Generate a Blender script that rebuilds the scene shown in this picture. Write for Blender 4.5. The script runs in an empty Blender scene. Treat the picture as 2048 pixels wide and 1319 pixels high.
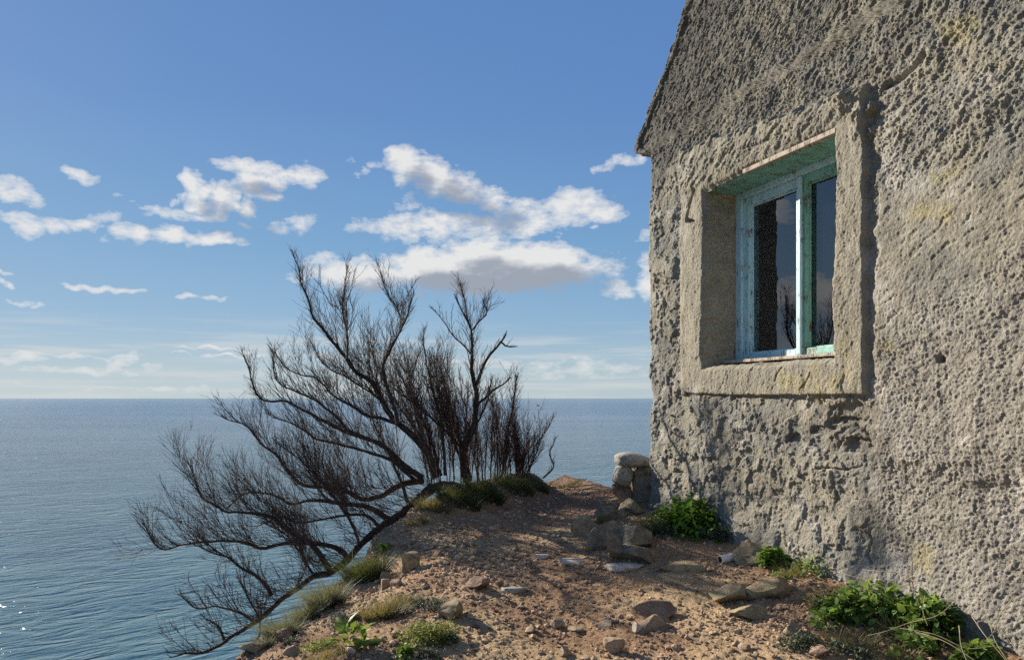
import bpy, math, random
import numpy as np
from mathutils import Vector

# ------------------------------------------------------------------ camera, world, sun, exposure
S = bpy.context.scene
C = S.collection
F = 1480.0                                   # focal length of the photograph in its own pixels
HOR = 796.0                                  # row of the sea horizon

cam_d = bpy.data.cameras.new('camera')
cam_d.sensor_width = 36.0
cam_d.lens = 36.0 * F / 2048.0
cam_d.shift_y = (HOR - 659.5) / 2048.0
cam_d.clip_start = 0.05
cam_d.clip_end = 300000.0
cam = bpy.data.objects.new('camera', cam_d)
C.objects.link(cam)
cam.location = (0, 0, 0)
cam.rotation_euler = (math.radians(90), 0, 0)
S.camera = cam

SUN = Vector((-0.6815, 0.6136, 0.399)).normalized()
SUN_EL = math.asin(SUN.z)
SUN_AZ = math.atan2(SUN.x, SUN.y)
sun_d = bpy.data.lights.new('sun', 'SUN')
sun_d.energy = 5.0
sun_d.angle = math.radians(0.5)
sun_d.color = (1.0, 0.93, 0.81)
sun = bpy.data.objects.new('sun', sun_d)
C.objects.link(sun)
sun.rotation_euler = SUN.to_track_quat('Z', 'Y').to_euler()

S.view_settings.view_transform = 'Standard'
S.view_settings.look = 'None'
S.view_settings.exposure = 1.0
S.view_settings.gamma = 1.0
S.render.engine = 'CYCLES'
S.cycles.sample_clamp_direct = 5.0
S.cycles.sample_clamp_indirect = 0.9
S.cycles.max_bounces = 8
S.cycles.transparent_max_bounces = 12
S.cycles.use_denoising = False

W = bpy.data.worlds.new('World')
S.world = W
W.use_nodes = True
W.cycles.sampling_method = 'MANUAL'
W.cycles.sample_map_resolution = 256


class NT:
    """small helper for wiring nodes"""
    def __init__(s, tree):
        s.t = tree
        s.n = tree.nodes
        s.l = tree.links

    def put(s, sock, v):
        if v is None:
            return
        if isinstance(v, bpy.types.NodeSocket):
            s.l.new(v, sock)
        else:
            sock.default_value = v

    def node(s, typ, ins=None, **kw):
        nd = s.n.new(typ)
        for k, v in kw.items():
            setattr(nd, k, v)
        for k, v in (ins or {}).items():
            s.put(nd.inputs[k], v)
        return nd

    def m(s, op, a, b=None, c=None, clamp=False):
        nd = s.n.new('ShaderNodeMath')
        nd.operation = op
        nd.use_clamp = clamp
        s.put(nd.inputs[0], a)
        s.put(nd.inputs[1], b)
        s.put(nd.inputs[2], c)
        return nd.outputs[0]

    def vm(s, op, a, b=None):
        nd = s.n.new('ShaderNodeVectorMath')
        nd.operation = op
        s.put(nd.inputs[0], a)
        s.put(nd.inputs[1], b)
        return nd.outputs[1] if op in ('LENGTH', 'DOT_PRODUCT', 'DISTANCE') else nd.outputs[0]

    def ramp(s, v, lo, hi, a=0.0, b=1.0, smooth=True):
        nd = s.n.new('ShaderNodeMapRange')
        nd.interpolation_type = 'SMOOTHSTEP' if smooth else 'LINEAR'
        for i, x in enumerate((v, lo, hi, a, b)):
            s.put(nd.inputs[i], x)
        return nd.outputs[0]

    def mix(s, f, a, b, mode='MIX'):
        nd = s.n.new('ShaderNodeMix')
        nd.data_type = 'RGBA'
        nd.blend_type = mode
        s.put(nd.inputs[0], f)
        s.put(nd.inputs[6], a)
        s.put(nd.inputs[7], b)
        return nd.outputs[2]

    def noise(s, vec, scale, detail=4.0, rough=0.55, dist=0.0):
        nd = s.n.new('ShaderNodeTexNoise')
        s.put(nd.inputs['Vector'], vec)
        s.put(nd.inputs['Scale'], scale)
        s.put(nd.inputs['Detail'], detail)
        s.put(nd.inputs['Roughness'], rough)
        s.put(nd.inputs['Distortion'], dist)
        return nd.outputs[0]


def azel(x, y):
    u = (x - 1024.0) / F
    v = (HOR - y) / F
    a = math.atan(u)
    return a, math.atan(v * math.cos(a))


# cloud banks, each an ellipse on the sky given by azimuth and elevation: x, y, rx, ry, tilt, weight
CLOUDS = [
    (165, 355, 62, 17, 4, .62), (36, 388, 62, 34, -25, .62), (30, 440, 80, 24, 0, .62), (105, 452, 105, 22, 6, .60),
    (192, 436, 48, 20, 25, .50), (262, 463, 72, 30, -3, .74), (338, 470, 58, 24, 0, .68), (418, 380, 62, 34, -20, .72),
    (450, 412, 80, 27, -8, .72), (365, 428, 95, 14, -6, .52), (430, 478, 85, 14, 3, .62), (492, 333, 88, 25, -5, .74),
    (552, 360, 92, 28, 6, .74), (535, 391, 60, 15, 0, .52), (350, 400, 30, 15, 10, .46), (265, 403, 40, 9, -25, .42),
    (483, 452, 26, 8, 5, .45), (195, 580, 125, 9, -4, .55), (375, 593, 50, 8, -5, .45), (430, 596, 30, 5, 0, .36),
    (8, 565, 30, 13, -30, .5), (10, 540, 30, 7, -20, .4), (50, 607, 40, 8, -8, .44), (590, 447, 62, 24, 12, .36),
    (868, 350, 104, 52, -24, .84), (938, 384, 90, 38, -20, .84), (826, 312, 64, 17, -8, .50), (1005, 402, 32, 12, -10, .46),
    (735, 342, 40, 12, 30, .33), (812, 405, 32, 20, 0, .36), (700, 330, 22, 12, 0, .32),
    (905, 452, 270, 36, 0, .62), (1060, 436, 190, 45, 10, .66), (1120, 420, 90, 30, 12, .62),
    (900, 540, 215, 62, 0, 1.10), (1060, 532, 185, 62, 2, 1.20), (735, 548, 165, 44, -2, .92), (650, 535, 60, 40, 0, .52),
    (600, 557, 60, 12, 0, .46), (955, 500, 110, 42, 0, .92), (1020, 578, 70, 14, 0, .56), (1040, 576, 55, 12, 5, .5), (1120, 579, 44, 9, 2, .5),
    (1230, 576, 55, 22, 0, .62), (1296, 562, 34, 52, 10, .7), (1225, 532, 66, 36, 0, .42), (1290, 515, 40, 24, 0, .42),
    (1243, 325, 60, 20, 16, .56), (1190, 453, 20, 9, 0, .44), (1295, 470, 20, 14, 0, .4),
    # low banks over the horizon
    (100, 708, 250, 7, 0, .5), (36, 716, 90, 15, 0, .62), (130, 742, 190, 9, 2, .40), (430, 699, 140, 4, 0, .46),
    (470, 712, 200, 4, 0, .44), (243, 722, 34, 16, 20, .44), (300, 734, 36, 10, 0, .46), (405, 752, 28, 7, 0, .38),
    (330, 776, 200, 6, 2, .36), (60, 764, 50, 5, 0, .36), (620, 715, 160, 10, 0, .3), (720, 710, 150, 9, 0, .38), (1060, 722, 300, 13, 0, .38), (1190, 738, 240, 22, 0, .40),
    # banks outside the frame, to the left, that the panes mirror
    (-900, 250, 330, 110, 8, .9), (-620, 420, 260, 60, 0, .9), (-1150, 520, 420, 60, 0, .9), (-1800, 400, 500, 130, 0, .9),
    (-800, 660, 420, 40, 0, .9), (-2600, 520, 700, 120, 0, .9), (-420, 560, 160, 30, 0, .5), (-1300, 140, 380, 90, 0, .9),
    (-900, 90, 400, 120, 0, .9), (-1500, 640, 420, 50, 0, .9), (2500, 300, 500, 90, 0, .9), (3300, 500, 700, 80, 0, .9),
]


def field(N, p, clouds):
    """highest of many soft ellipses: w (1 - r^2)"""
    acc = None
    for (x, y, rx, ry, tilt, w) in clouds:
        a, e = azel(x, y)
        ca = math.cos(a)
        n = 1
        if abs(tilt) > 5 and rx > 1.5 * ry:              # a tilted bank is three smaller ones in a row
            n = 3
        for k in range(n):
            o = (k - (n - 1) / 2) * rx * .55
            x2, y2 = x + o * math.cos(math.radians(tilt)), y - o * math.sin(math.radians(tilt))
            a, e = azel(x2, y2)
            sx = max(rx * (.55 if n == 3 else .92) / F * ca * ca, .002)
            sy = max(ry * .92 / F * ca, .002)
            k_ = math.sqrt(w)
            nd = N.n.new('ShaderNodeVectorMath')
            nd.operation = 'MULTIPLY_ADD'
            N.put(nd.inputs[0], p)
            nd.inputs[1].default_value = (k_ / sx, k_ / sy, 0)
            nd.inputs[2].default_value = (-a * k_ / sx, -e * k_ / sy, math.sqrt(max(0, 1.4 - w)))
            q = nd.outputs[0]
            r = N.vm('DOT_PRODUCT', q, q)
            acc = r if acc is None else N.m('MINIMUM', acc, r)
        if n:                                            # evaluate in order: keeps the shader's memory small
            p = chain(N, p, acc)
    return N.m('SUBTRACT', 1.4, acc)


def chain(N, p, acc):
    N.count = getattr(N, 'count', 0) + 1
    if N.count == 1:
        N.base = p
    if N.count % 8:
        return p
    nd = N.n.new('ShaderNodeVectorMath')
    nd.operation = 'MULTIPLY_ADD'
    N.put(nd.inputs[0], acc)
    nd.inputs[1].default_value = (1e-9, 1e-9, 1e-9)
    N.put(nd.inputs[2], N.base)
    return nd.outputs[0]


def build_world():
    g = bpy.data.node_groups.new('cloud_thickness', 'ShaderNodeTree')
    g.interface.new_socket('Vector', in_out='INPUT', socket_type='NodeSocketVector')
    g.interface.new_socket('D', in_out='OUTPUT', socket_type='NodeSocketFloat')
    N = NT(g)
    gi = N.node('NodeGroupInput').outputs[0]
    go = N.node('NodeGroupOutput')
    # warp so that outlines are ragged
    wn = N.node('ShaderNodeTexNoise', {'Vector': gi, 'Scale': 26.0, 'Detail': 2.0, 'Roughness': .6})
    off = N.vm('MULTIPLY', N.vm('SUBTRACT', wn.outputs[1], (.5, .5, .5)), (.050, .026, 0.0))
    p = N.vm('ADD', gi, off)
    acc = field(N, p, CLOUDS)
    st = N.vm('MULTIPLY', gi, (1.0, 1.9, 1.0))
    f1 = N.noise(st, 34.0, 7.0, .66)
    f2 = N.noise(st, 11.0, 3.0, .5)
    d = N.m('MULTIPLY_ADD', N.m('SUBTRACT', f1, .5), 1.75, acc)
    d = N.m('MULTIPLY_ADD', N.m('SUBTRACT', f2, .5), .80, d)
    N.put(go.inputs[0], N.m('SUBTRACT', d, .20))

    # how much cloud lies between a point and the sun, for the heavier banks
    g2 = bpy.data.node_groups.new('cloud_shade', 'ShaderNodeTree')
    g2.interface.new_socket('Vector', in_out='INPUT', socket_type='NodeSocketVector')
    g2.interface.new_socket('D', in_out='OUTPUT', socket_type='NodeSocketFloat')
    g2.interface.new_socket('N', in_out='OUTPUT', socket_type='NodeSocketFloat')
    N = NT(g2)
    gi = N.node('NodeGroupInput').outputs[0]
    go = N.node('NodeGroupOutput')
    f1 = N.noise(N.vm('MULTIPLY', gi, (1.0, 1.9, 1.0)), 30.0, 5.0, .60)
    d = N.m('MULTIPLY_ADD', N.m('SUBTRACT', f1, .5), .95, field(N, gi, [c for c in CLOUDS if c[5] > .69]))
    N.put(go.inputs[0], d)
    N.put(go.inputs[1], f1)

    T = NT(W.node_tree)
    T.n.clear()
    out = T.node('ShaderNodeOutputWorld')
    bg = T.node('ShaderNodeBackground')
    bg.inputs[1].default_value = 0.065
    T.l.new(bg.outputs[0], out.inputs[0])
    sky = T.n.new('ShaderNodeTexSky')
    sky.sky_type = 'NISHITA'
    sky.sun_disc = False
    sky.sun_elevation = SUN_EL
    sky.sun_rotation = SUN_AZ
    sky.altitude = 10.0
    sky.air_density = 1.0
    sky.dust_density = 0.15
    sky.ozone_density = 2.2
    dirv = T.node('ShaderNodeTexCoord').outputs['Generated']
    sep = T.node('ShaderNodeSeparateXYZ', {0: dirv})
    az = T.m('ARCTAN2', sep.outputs[0], sep.outputs[1])
    el = T.m('ARCSINE', sep.outputs[2])
    P = T.node('ShaderNodeCombineXYZ', {0: az, 1: el, 2: 1.0}).outputs[0]

    def dens(gr, vec):
        gn = T.n.new('ShaderNodeGroup')
        gn.node_tree = gr
        T.put(gn.inputs[0], vec)
        return gn.outputs
    d0 = dens(g, P)[0]
    tie = T.vm('MULTIPLY', d0, (1e-9, 1e-9, 1e-9))
    sh0 = dens(g2, T.vm('ADD', T.vm('ADD', P, (-.020, .026, 0.0)), tie))
    alpha = T.m('POWER', T.ramp(d0, -.02, .56, 0, 1, False), .8)
    alpha = T.m('MULTIPLY', alpha, T.ramp(el, 0.0, .10, .62, .97))
    thick = T.ramp(sh0[0], .28, .92, 0.0, .95)
    relief = T.ramp(T.m('SUBTRACT', T.m('MULTIPLY_ADD', sh0[1], .8, sh0[0]), d0), -.15, .75)
    c_lit = (6.2, 6.2, 6.15, 1)
    c_mid = (4.9, 5.05, 5.3, 1)
    c_dark = (2.5, 2.8, 3.35, 1)
    col = T.mix(relief, c_lit, c_mid)
    col = T.mix(thick, col, c_dark)
    # thin pale veil low over the sea, where the air is thickest
    # the sky's own blue by height; the physical sky adds the glow on the sun's side
    cr = T.n.new('ShaderNodeValToRGB')
    T.put(cr.inputs[0], T.m('MULTIPLY', el, 1.0 / 0.6, clamp=True))
    stops = ((0.0, (3.75, 4.75, 5.45)), (.06, (3.3, 4.4, 5.2)), (.17, (2.0, 3.5, 5.3)), (.33, (1.35, 2.9, 5.1)), (.60, (.88, 2.05, 4.75)), (1.0, (.75, 1.75, 4.3)))
    while len(cr.color_ramp.elements) < len(stops):
        cr.color_ramp.elements.new(.5)
    for e_, (p_, c_) in zip(cr.color_ramp.elements, stops):
        e_.position = p_
        e_.color = (c_[0] / 6, c_[1] / 6, c_[2] / 6, 1)
    grad = T.vm('SCALE', cr.outputs[0])
    grad.node.inputs[3].default_value = 6.0
    ns = T.mix(1.0, sky.outputs[0], SKY_TINT, 'MULTIPLY')
    # film-like shoulder, so that the side of the sun does not burn out
    ns = T.vm('DIVIDE', ns, T.vm('ADD', T.vm('SCALE', ns), (1.0, 1.0, 1.0)))
    for l in ns.node.inputs[1].links[0].from_node.inputs[0].links:
        l.from_node.inputs[3].default_value = .11
    skyc = T.mix(.33, grad, ns)
    # thin layered sheets low over the horizon
    lay = T.noise(T.vm('MULTIPLY', P, (5.0, 85.0, 1.0)), 1.0, 5.0, .6)
    lay = T.m('MULTIPLY', T.ramp(lay, .44, .66), T.ramp(el, .115, .06))
    skyc = T.mix(T.m('MULTIPLY', lay, .50), skyc, (5.3, 5.4, 5.4, 1))
    fin = T.mix(alpha, skyc, col)
    T.l.new(fin, bg.inputs[0])


SKY_TINT = (0.80, 0.95, 1.10, 1)
build_world()

# ------------------------------------------------------------------ numeric noise
rng = np.random.default_rng(7)
PERM = rng.permutation(256)
PERM = np.concatenate([PERM, PERM, PERM])
GRAD = np.stack([np.cos(np.arange(256) * 2.399963), np.sin(np.arange(256) * 2.399963)], 1)


def perlin(x, y, seed=0):
    x = np.asarray(x, float) + seed * 17.31
    y = np.asarray(y, float) + seed * 9.73
    xi = np.floor(x).astype(int)
    yi = np.floor(y).astype(int)
    xf = x - xi
    yf = y - yi

    def g(ix, iy, dx, dy):
        h = PERM[(PERM[ix & 255] + iy) & 255]
        return GRAD[h, 0] * dx + GRAD[h, 1] * dy
    u = xf * xf * xf * (xf * (xf * 6 - 15) + 10)
    v = yf * yf * yf * (yf * (yf * 6 - 15) + 10)
    a = g(xi, yi, xf, yf)
    b = g(xi + 1, yi, xf - 1, yf)
    c = g(xi, yi + 1, xf, yf - 1)
    d = g(xi + 1, yi + 1, xf - 1, yf - 1)
    return ((a + (b - a) * u) * (1 - v) + (c + (d - c) * u) * v) * 1.45


def fbm(x, y, octv=4, seed=0, gain=.5, lac=2.07):
    s = 0.0
    a = 1.0
    for i in range(octv):
        s = s + a * perlin(x, y, seed + i * 3.7)
        x = x * lac
        y = y * lac
        a *= gain
    return s


def worley(x, y, seed=0):
    x = np.asarray(x, float) + seed * 5.3
    y = np.asarray(y, float) + seed * 3.1
    xi = np.floor(x).astype(int)
    yi = np.floor(y).astype(int)
    f1 = np.full(np.shape(x), 9.0)
    f2 = np.full(np.shape(x), 9.0)
    for dx in (-1, 0, 1):
        for dy in (-1, 0, 1):
            h = PERM[(PERM[(xi + dx) & 255] + yi + dy) & 255]
            px = xi + dx + (h * .6180339) % 1.0
            py = yi + dy + (h * .7548776 + .31) % 1.0
            d = np.hypot(px - x, py - y)
            f2 = np.minimum(f2, np.maximum(d, f1))
            f1 = np.minimum(f1, d)
    return f1, f2


def sst(a, b, x):
    t = np.clip((np.asarray(x, float) - a) / (b - a), 0, 1)
    return t * t * (3 - 2 * t)


def seg_dist(x, y, pts):
    d = np.full(np.shape(x), 1e9)
    for (x0, y0), (x1, y1) in zip(pts[:-1], pts[1:]):
        vx, vy = x1 - x0, y1 - y0
        t = np.clip(((x - x0) * vx + (y - y0) * vy) / (vx * vx + vy * vy + 1e-12), 0, 1)
        d = np.minimum(d, np.hypot(x - x0 - t * vx, y - y0 - t * vy))
    return d


# ------------------------------------------------------------------ mesh and object helpers
def mesh_obj(name, verts, faces, mat, parent=None, smooth=True, attrs=None):
    """faces: list of (n,3) / (n,4) integer arrays; attrs: name -> per-vertex float or (n,3) colour"""
    verts = np.asarray(verts, np.float32).reshape(-1, 3)
    if not isinstance(faces, (list, tuple)):
        faces = [faces]
    faces = [np.asarray(f, np.int32) for f in faces if len(f)]
    me = bpy.data.meshes.new(name)
    me.vertices.add(len(verts))
    me.vertices.foreach_set('co', verts.ravel())
    nl = sum(f.size for f in faces)
    nf = sum(len(f) for f in faces)
    me.loops.add(nl)
    me.polygons.add(nf)
    me.loops.foreach_set('vertex_index', np.concatenate([f.ravel() for f in faces]))
    tot = np.concatenate([np.full(len(f), f.shape[1]) for f in faces])
    st = np.concatenate([[0], np.cumsum(tot)[:-1]])
    me.polygons.foreach_set('loop_start', st.astype(np.int32))
    me.polygons.foreach_set('use_smooth', np.full(nf, bool(smooth)))
    me.update(calc_edges=True)
    me.validate()
    for k, v in (attrs or {}).items():
        v = np.asarray(v, np.float32)
        if v.ndim == 1:
            a = me.attributes.new(k, 'FLOAT', 'POINT')
            a.data.foreach_set('value', v)
        else:
            a = me.attributes.new(k, 'FLOAT_COLOR', 'POINT')
            a.data.foreach_set('color', np.concatenate([v, np.ones((len(v), 1), np.float32)], 1).ravel())
    me.materials.append(mat)
    o = bpy.data.objects.new(name, me)
    C.objects.link(o)
    if parent is not None:
        o.parent = parent
    return o


def tag(o, label=None, cat=None, group=None, kind=None):
    if label:
        o['label'] = label
    if cat:
        o['category'] = cat
    if group:
        o['group'] = group
    if kind:
        o['kind'] = kind
    return o


def empty(name, loc=(0, 0, 0)):
    o = bpy.data.objects.new(name, None)
    o.empty_display_size = .1
    C.objects.link(o)
    o.location = loc
    return o


def grid_faces(nr, nc):
    i = np.arange(nr * nc).reshape(nr, nc)
    return np.stack([i[:-1, :-1], i[:-1, 1:], i[1:, 1:], i[1:, :-1]], -1).reshape(-1, 4)


def tube(pts, rad, sides=5, cap=True):
    """one tapered tube along a polyline -> verts, quads"""
    pts = np.asarray(pts, float)
    rad = np.asarray(rad, float)
    n = len(pts)
    tan = np.gradient(pts, axis=0)
    tan /= np.linalg.norm(tan, axis=1)[:, None] + 1e-9
    ref = np.array([0.31, 0.91, 0.27])
    a = np.cross(tan, ref)
    a /= np.linalg.norm(a, axis=1)[:, None] + 1e-9
    b = np.cross(tan, a)
    ang = np.arange(sides) * 2 * math.pi / sides
    ring = pts[:, None] + rad[:, None, None] * (np.cos(ang)[None, :, None] * a[:, None] + np.sin(ang)[None, :, None] * b[:, None])
    v = ring.reshape(-1, 3)
    i = np.arange(n * sides).reshape(n, sides)
    j = np.roll(i, -1, 1)
    q = np.stack([i[:-1], j[:-1], j[1:], i[1:]], -1).reshape(-1, 4)
    return v, q


class Batch:
    def __init__(s):
        s.v = []
        s.q = []
        s.t = []
        s.a = []
        s.n = 0

    def add(s, v, q=None, t=None, a=None):
        v = np.asarray(v, float).reshape(-1, 3)
        s.v.append(v)
        if q is not None and len(q):
            s.q.append(np.asarray(q) + s.n)
        if t is not None and len(t):
            s.t.append(np.asarray(t) + s.n)
        s.a.append(np.broadcast_to(np.asarray(0.5 if a is None else a, float), (len(v),)))
        s.n += len(v)

    def build(s, name, mat, parent=None, smooth=True, org=None):
        v = np.concatenate(s.v)
        if org is not None:
            v = v - np.asarray(org)
        fs = []
        if s.q:
            fs.append(np.concatenate(s.q))
        if s.t:
            fs.append(np.concatenate(s.t))
        return mesh_obj(name, v, fs, mat, parent, smooth, {'tone': np.concatenate(s.a)})


def box_vf(x0, x1, y0, y1, z0, z1):
    v = [(x, y, z) for x in (x0, x1) for y in (y0, y1) for z in (z0, z1)]
    q = [(0, 1, 3, 2), (4, 6, 7, 5), (0, 4, 5, 1), (2, 3, 7, 6), (0, 2, 6, 4), (1, 5, 7, 3)]
    return np.array(v, float), np.array(q)


def bevel(o, w=.004, seg=2):
    md = o.modifiers.new('bevel', 'BEVEL')
    md.width = w
    md.segments = seg
    md.limit_method = 'ANGLE'
    return o


# ------------------------------------------------------------------ materials
def new_mat(name):
    m = bpy.data.materials.new(name)
    m.use_nodes = True
    T = NT(m.node_tree)
    T.n.clear()
    out = T.node('ShaderNodeOutputMaterial')
    b = T.node('ShaderNodeBsdfPrincipled')
    T.l.new(b.outputs[0], out.inputs[0])
    return m, T, b, out


def pos(T):
    return T.node('ShaderNodeNewGeometry').outputs['Position']


def attr(T, name, col=False):
    nd = T.node('ShaderNodeAttribute')
    nd.attribute_name = name
    return nd.outputs['Color' if col else 'Fac']


def bump(T, b, h, dist, strength=1.0):
    nd = T.node('ShaderNodeBump')
    nd.inputs['Strength'].default_value = strength
    nd.inputs['Distance'].default_value = dist
    T.put(nd.inputs['Height'], h)
    T.l.new(nd.outputs[0], b.inputs['Normal'])


def mat_plaster():
    m, T, b, out = new_mat('weathered_plaster')
    P = pos(T)
    base = attr(T, 'tone_colour', True)
    n1 = T.noise(P, 9.0, 5.0, .6)
    n2 = T.noise(P, 60.0, 4.0, .65)
    n3 = T.noise(P, 210.0, 3.0, .7)
    f = T.m('ADD', T.m('MULTIPLY', n1, .5), T.m('ADD', T.m('MULTIPLY', n2, .55), T.m('MULTIPLY', n3, .7)))
    f = T.ramp(f, .55, 1.20, .44, 1.58, False)
    col = T.mix(1.0, base, T.node('ShaderNodeCombineColor', {0: f, 1: f, 2: f}).outputs[0], 'MULTIPLY')
    # pale lime flecks in the sand
    spk = T.ramp(T.noise(P, 130.0, 2.0, .5), .69, .75)
    col = T.mix(T.m('MULTIPLY', spk, .55), col, (.58, .55, .49, 1))
    dk = T.ramp(T.noise(P, 95.0, 2.0, .5, .4), .70, .77)
    col = T.mix(T.m('MULTIPLY', dk, .7), col, (.07, .062, .05, 1))
    T.l.new(col, b.inputs['Base Color'])
    b.inputs['Roughness'].default_value = .95
    b.inputs['Specular IOR Level'].default_value = .15
    hh = T.m('ADD', T.m('MULTIPLY', n2, .6), T.m('MULTIPLY', T.noise(P, 330.0, 3.0, .6), .4))
    bump(T, b, hh, .012, .9)
    return m


def mat_ground():
    m, T, b, out = new_mat('dry_dirt')
    P = pos(T)
    base = attr(T, 'tone_colour', True)
    n1 = T.noise(P, 5.0, 5.0, .6)
    n2 = T.noise(P, 70.0, 5.0, .7)
    n3 = T.noise(P, 260.0, 3.0, .7)
    f = T.m('ADD', T.m('MULTIPLY', n1, .4), T.m('ADD', T.m('MULTIPLY', n2, .7), T.m('MULTIPLY', n3, .8)))
    f = T.ramp(f, .55, 1.32, .58, 1.42, False)
    col = T.mix(1.0, base, T.node('ShaderNodeCombineColor', {0: f, 1: f, 2: f}).outputs[0], 'MULTIPLY')
    spk = T.ramp(T.noise(P, 90.0, 2.0, .5), .66, .71)
    col = T.mix(T.m('MULTIPLY', spk, .5), col, (.46, .33, .22, 1))
    T.l.new(col, b.inputs['Base Color'])
    b.inputs['Roughness'].default_value = 1.0
    b.inputs['Specular IOR Level'].default_value = .1
    bump(T, b, T.m('ADD', n2, T.m('MULTIPLY', n3, .6)), .014, .9)
    return m


def mat_rock(name, c1, c2, scale=14.0, lich=None, lf=.6):
    m, T, b, out = new_mat(name)
    P = pos(T)
    n1 = T.noise(P, scale, 6.0, .65)
    n2 = T.noise(P, scale * 9, 4.0, .7)
    f = T.ramp(T.m('ADD', n1, T.m('MULTIPLY', n2, .8)), .65, 1.15)
    col = T.mix(f, (*c1, 1), (*c2, 1))
    if lich:
        col = T.mix(T.m('MULTIPLY', T.ramp(T.noise(P, scale * 1.7, 5.0, .7, .5), .54, .62), lf), col, (*lich, 1))
    tone = attr(T, 'tone')
    g = T.ramp(tone, 0.0, 1.0, .6, 1.4, False)
    col = T.mix(1.0, col, T.node('ShaderNodeCombineColor', {0: g, 1: g, 2: g}).outputs[0], 'MULTIPLY')
    T.l.new(col, b.inputs['Base Color'])
    b.inputs['Roughness'].default_value = .9
    b.inputs['Specular IOR Level'].default_value = .2
    bump(T, b, T.m('ADD', n1, T.m('MULTIPLY', n2, .5)), .012, .8)
    return m


def mat_leaf(name, c_dark, c_light, trans=.35, rough=.38, spec=.5):
    m, T, b, out = new_mat(name)
    tone = attr(T, 'tone')
    n = T.noise(pos(T), 30.0, 3.0, .6)
    f = T.m('ADD', T.m('MULTIPLY', tone, .75), T.m('MULTIPLY_ADD', n, .6, -.2), clamp=True)
    col = T.mix(f, (*c_dark, 1), (*c_light, 1))
    T.l.new(col, b.inputs['Base Color'])
    b.inputs['Roughness'].default_value = rough
    b.inputs['Specular IOR Level'].default_value = spec
    if trans > 0:
        tr = T.node('ShaderNodeBsdfTranslucent')
        T.l.new(T.mix(.35, col, (c_light[0] * 1.5, c_light[1] * 1.3, c_light[2] * .5, 1)), tr.inputs[0])
        mx = T.node('ShaderNodeMixShader')
        mx.inputs[0].default_value = trans
        T.l.new(b.outputs[0], mx.inputs[1])
        T.l.new(tr.outputs[0], mx.inputs[2])
        T.l.new(mx.outputs[0], out.inputs[0])
    return m


def mat_bark(name, c1, c2):
    m, T, b, out = new_mat(name)
    n = T.noise(pos(T), 45.0, 5.0, .65)
    col = T.mix(T.ramp(n, .35, .65), (*c1, 1), (*c2, 1))
    T.l.new(col, b.inputs['Base Color'])
    b.inputs['Roughness'].default_value = .85
    b.inputs['Specular IOR Level'].default_value = .25
    bump(T, b, T.noise(pos(T), 110.0, 4.0, .6), .006, .8)
    return m


def mat_paint(name, c, c_worn, worn=.60, rough=.55):
    m, T, b, out = new_mat(name)
    P = pos(T)
    mp = T.node('ShaderNodeMapping')
    T.put(mp.inputs[0], P)
    mp.inputs[3].default_value = (1, 1, .16)
    flake = T.ramp(T.noise(mp.outputs[0], 75.0, 5.0, .7), worn, worn + .05)
    edge = T.ramp(T.noise(P, 14.0, 4.0, .65), .44, .60)
    n = T.noise(mp.outputs[0], 40.0, 4.0, .6)
    cc = T.mix(T.ramp(n, .3, .7), (*c, 1), (c[0] * 1.25 + .02, c[1] * 1.12 + .01, c[2] * 1.1 + .02, 1))
    wood = T.mix(T.ramp(T.noise(mp.outputs[0], 160.0, 3.0, .6), .35, .65), (*c_worn, 1), (c_worn[0] * .45, c_worn[1] * .42, c_worn[2] * .4, 1))
    fl = T.m('MULTIPLY', flake, edge, clamp=True)
    T.l.new(T.mix(fl, cc, wood), b.inputs['Base Color'])
    b.inputs['Roughness'].default_value = rough
    bump(T, b, T.m('SUBTRACT', n, fl), .003, .6)
    return m


def mat_plain(name, c, rough=.8, var=.25, scale=12.0):
    m, T, b, out = new_mat(name)
    n = T.noise(pos(T), scale, 5.0, .6)
    f = T.ramp(n, .3, .7, 1 - var, 1 + var, False)
    T.l.new(T.mix(1.0, (*c, 1), T.node('ShaderNodeCombineColor', {0: f, 1: f, 2: f}).outputs[0], 'MULTIPLY'), b.inputs['Base Color'])
    b.inputs['Roughness'].default_value = rough
    return m


def mat_glass():
    m, T, b, out = new_mat('old_window_glass')
    T.n.remove(b)
    P = pos(T)
    gl = T.node('ShaderNodeBsdfGlossy')
    gl.inputs['Color'].default_value = (.97, .97, 1.0, 1)
    gl.inputs['Roughness'].default_value = .0
    tr = T.node('ShaderNodeBsdfTransparent')
    tr.inputs[0].default_value = (.86, .90, .92, 1)
    fr = T.node('ShaderNodeFresnel')
    fr.inputs[0].default_value = 1.52
    fac = T.m('MULTIPLY', fr.outputs[0], 2.4, clamp=True)
    mx = T.node('ShaderNodeMixShader')
    T.put(mx.inputs[0], fac)
    T.l.new(tr.outputs[0], mx.inputs[1])
    T.l.new(gl.outputs[0], mx.inputs[2])
    # dust and small spots of paint on the pane
    df = T.node('ShaderNodeBsdfDiffuse')
    df.inputs[0].default_value = (.6, .6, .58, 1)
    mx2 = T.node('ShaderNodeMixShader')
    sp = T.m('MULTIPLY', T.ramp(T.noise(P, 70.0, 2.0, .5), .76, .80), .5)
    T.put(mx2.inputs[0], T.m('ADD', sp, T.m('MULTIPLY', T.noise(P, 9.0, 5.0, .7), .012)))
    T.l.new(mx.outputs[0], mx2.inputs[1])
    T.l.new(df.outputs[0], mx2.inputs[2])
    T.l.new(mx2.outputs[0], out.inputs[0])
    nd = T.node('ShaderNodeBump')
    nd.inputs['Strength'].default_value = .25
    nd.inputs['Distance'].default_value = .002
    T.put(nd.inputs['Height'], T.noise(P, 5.0, 1.0, .5))
    T.l.new(nd.outputs[0], gl.inputs['Normal'])
    return m


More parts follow.
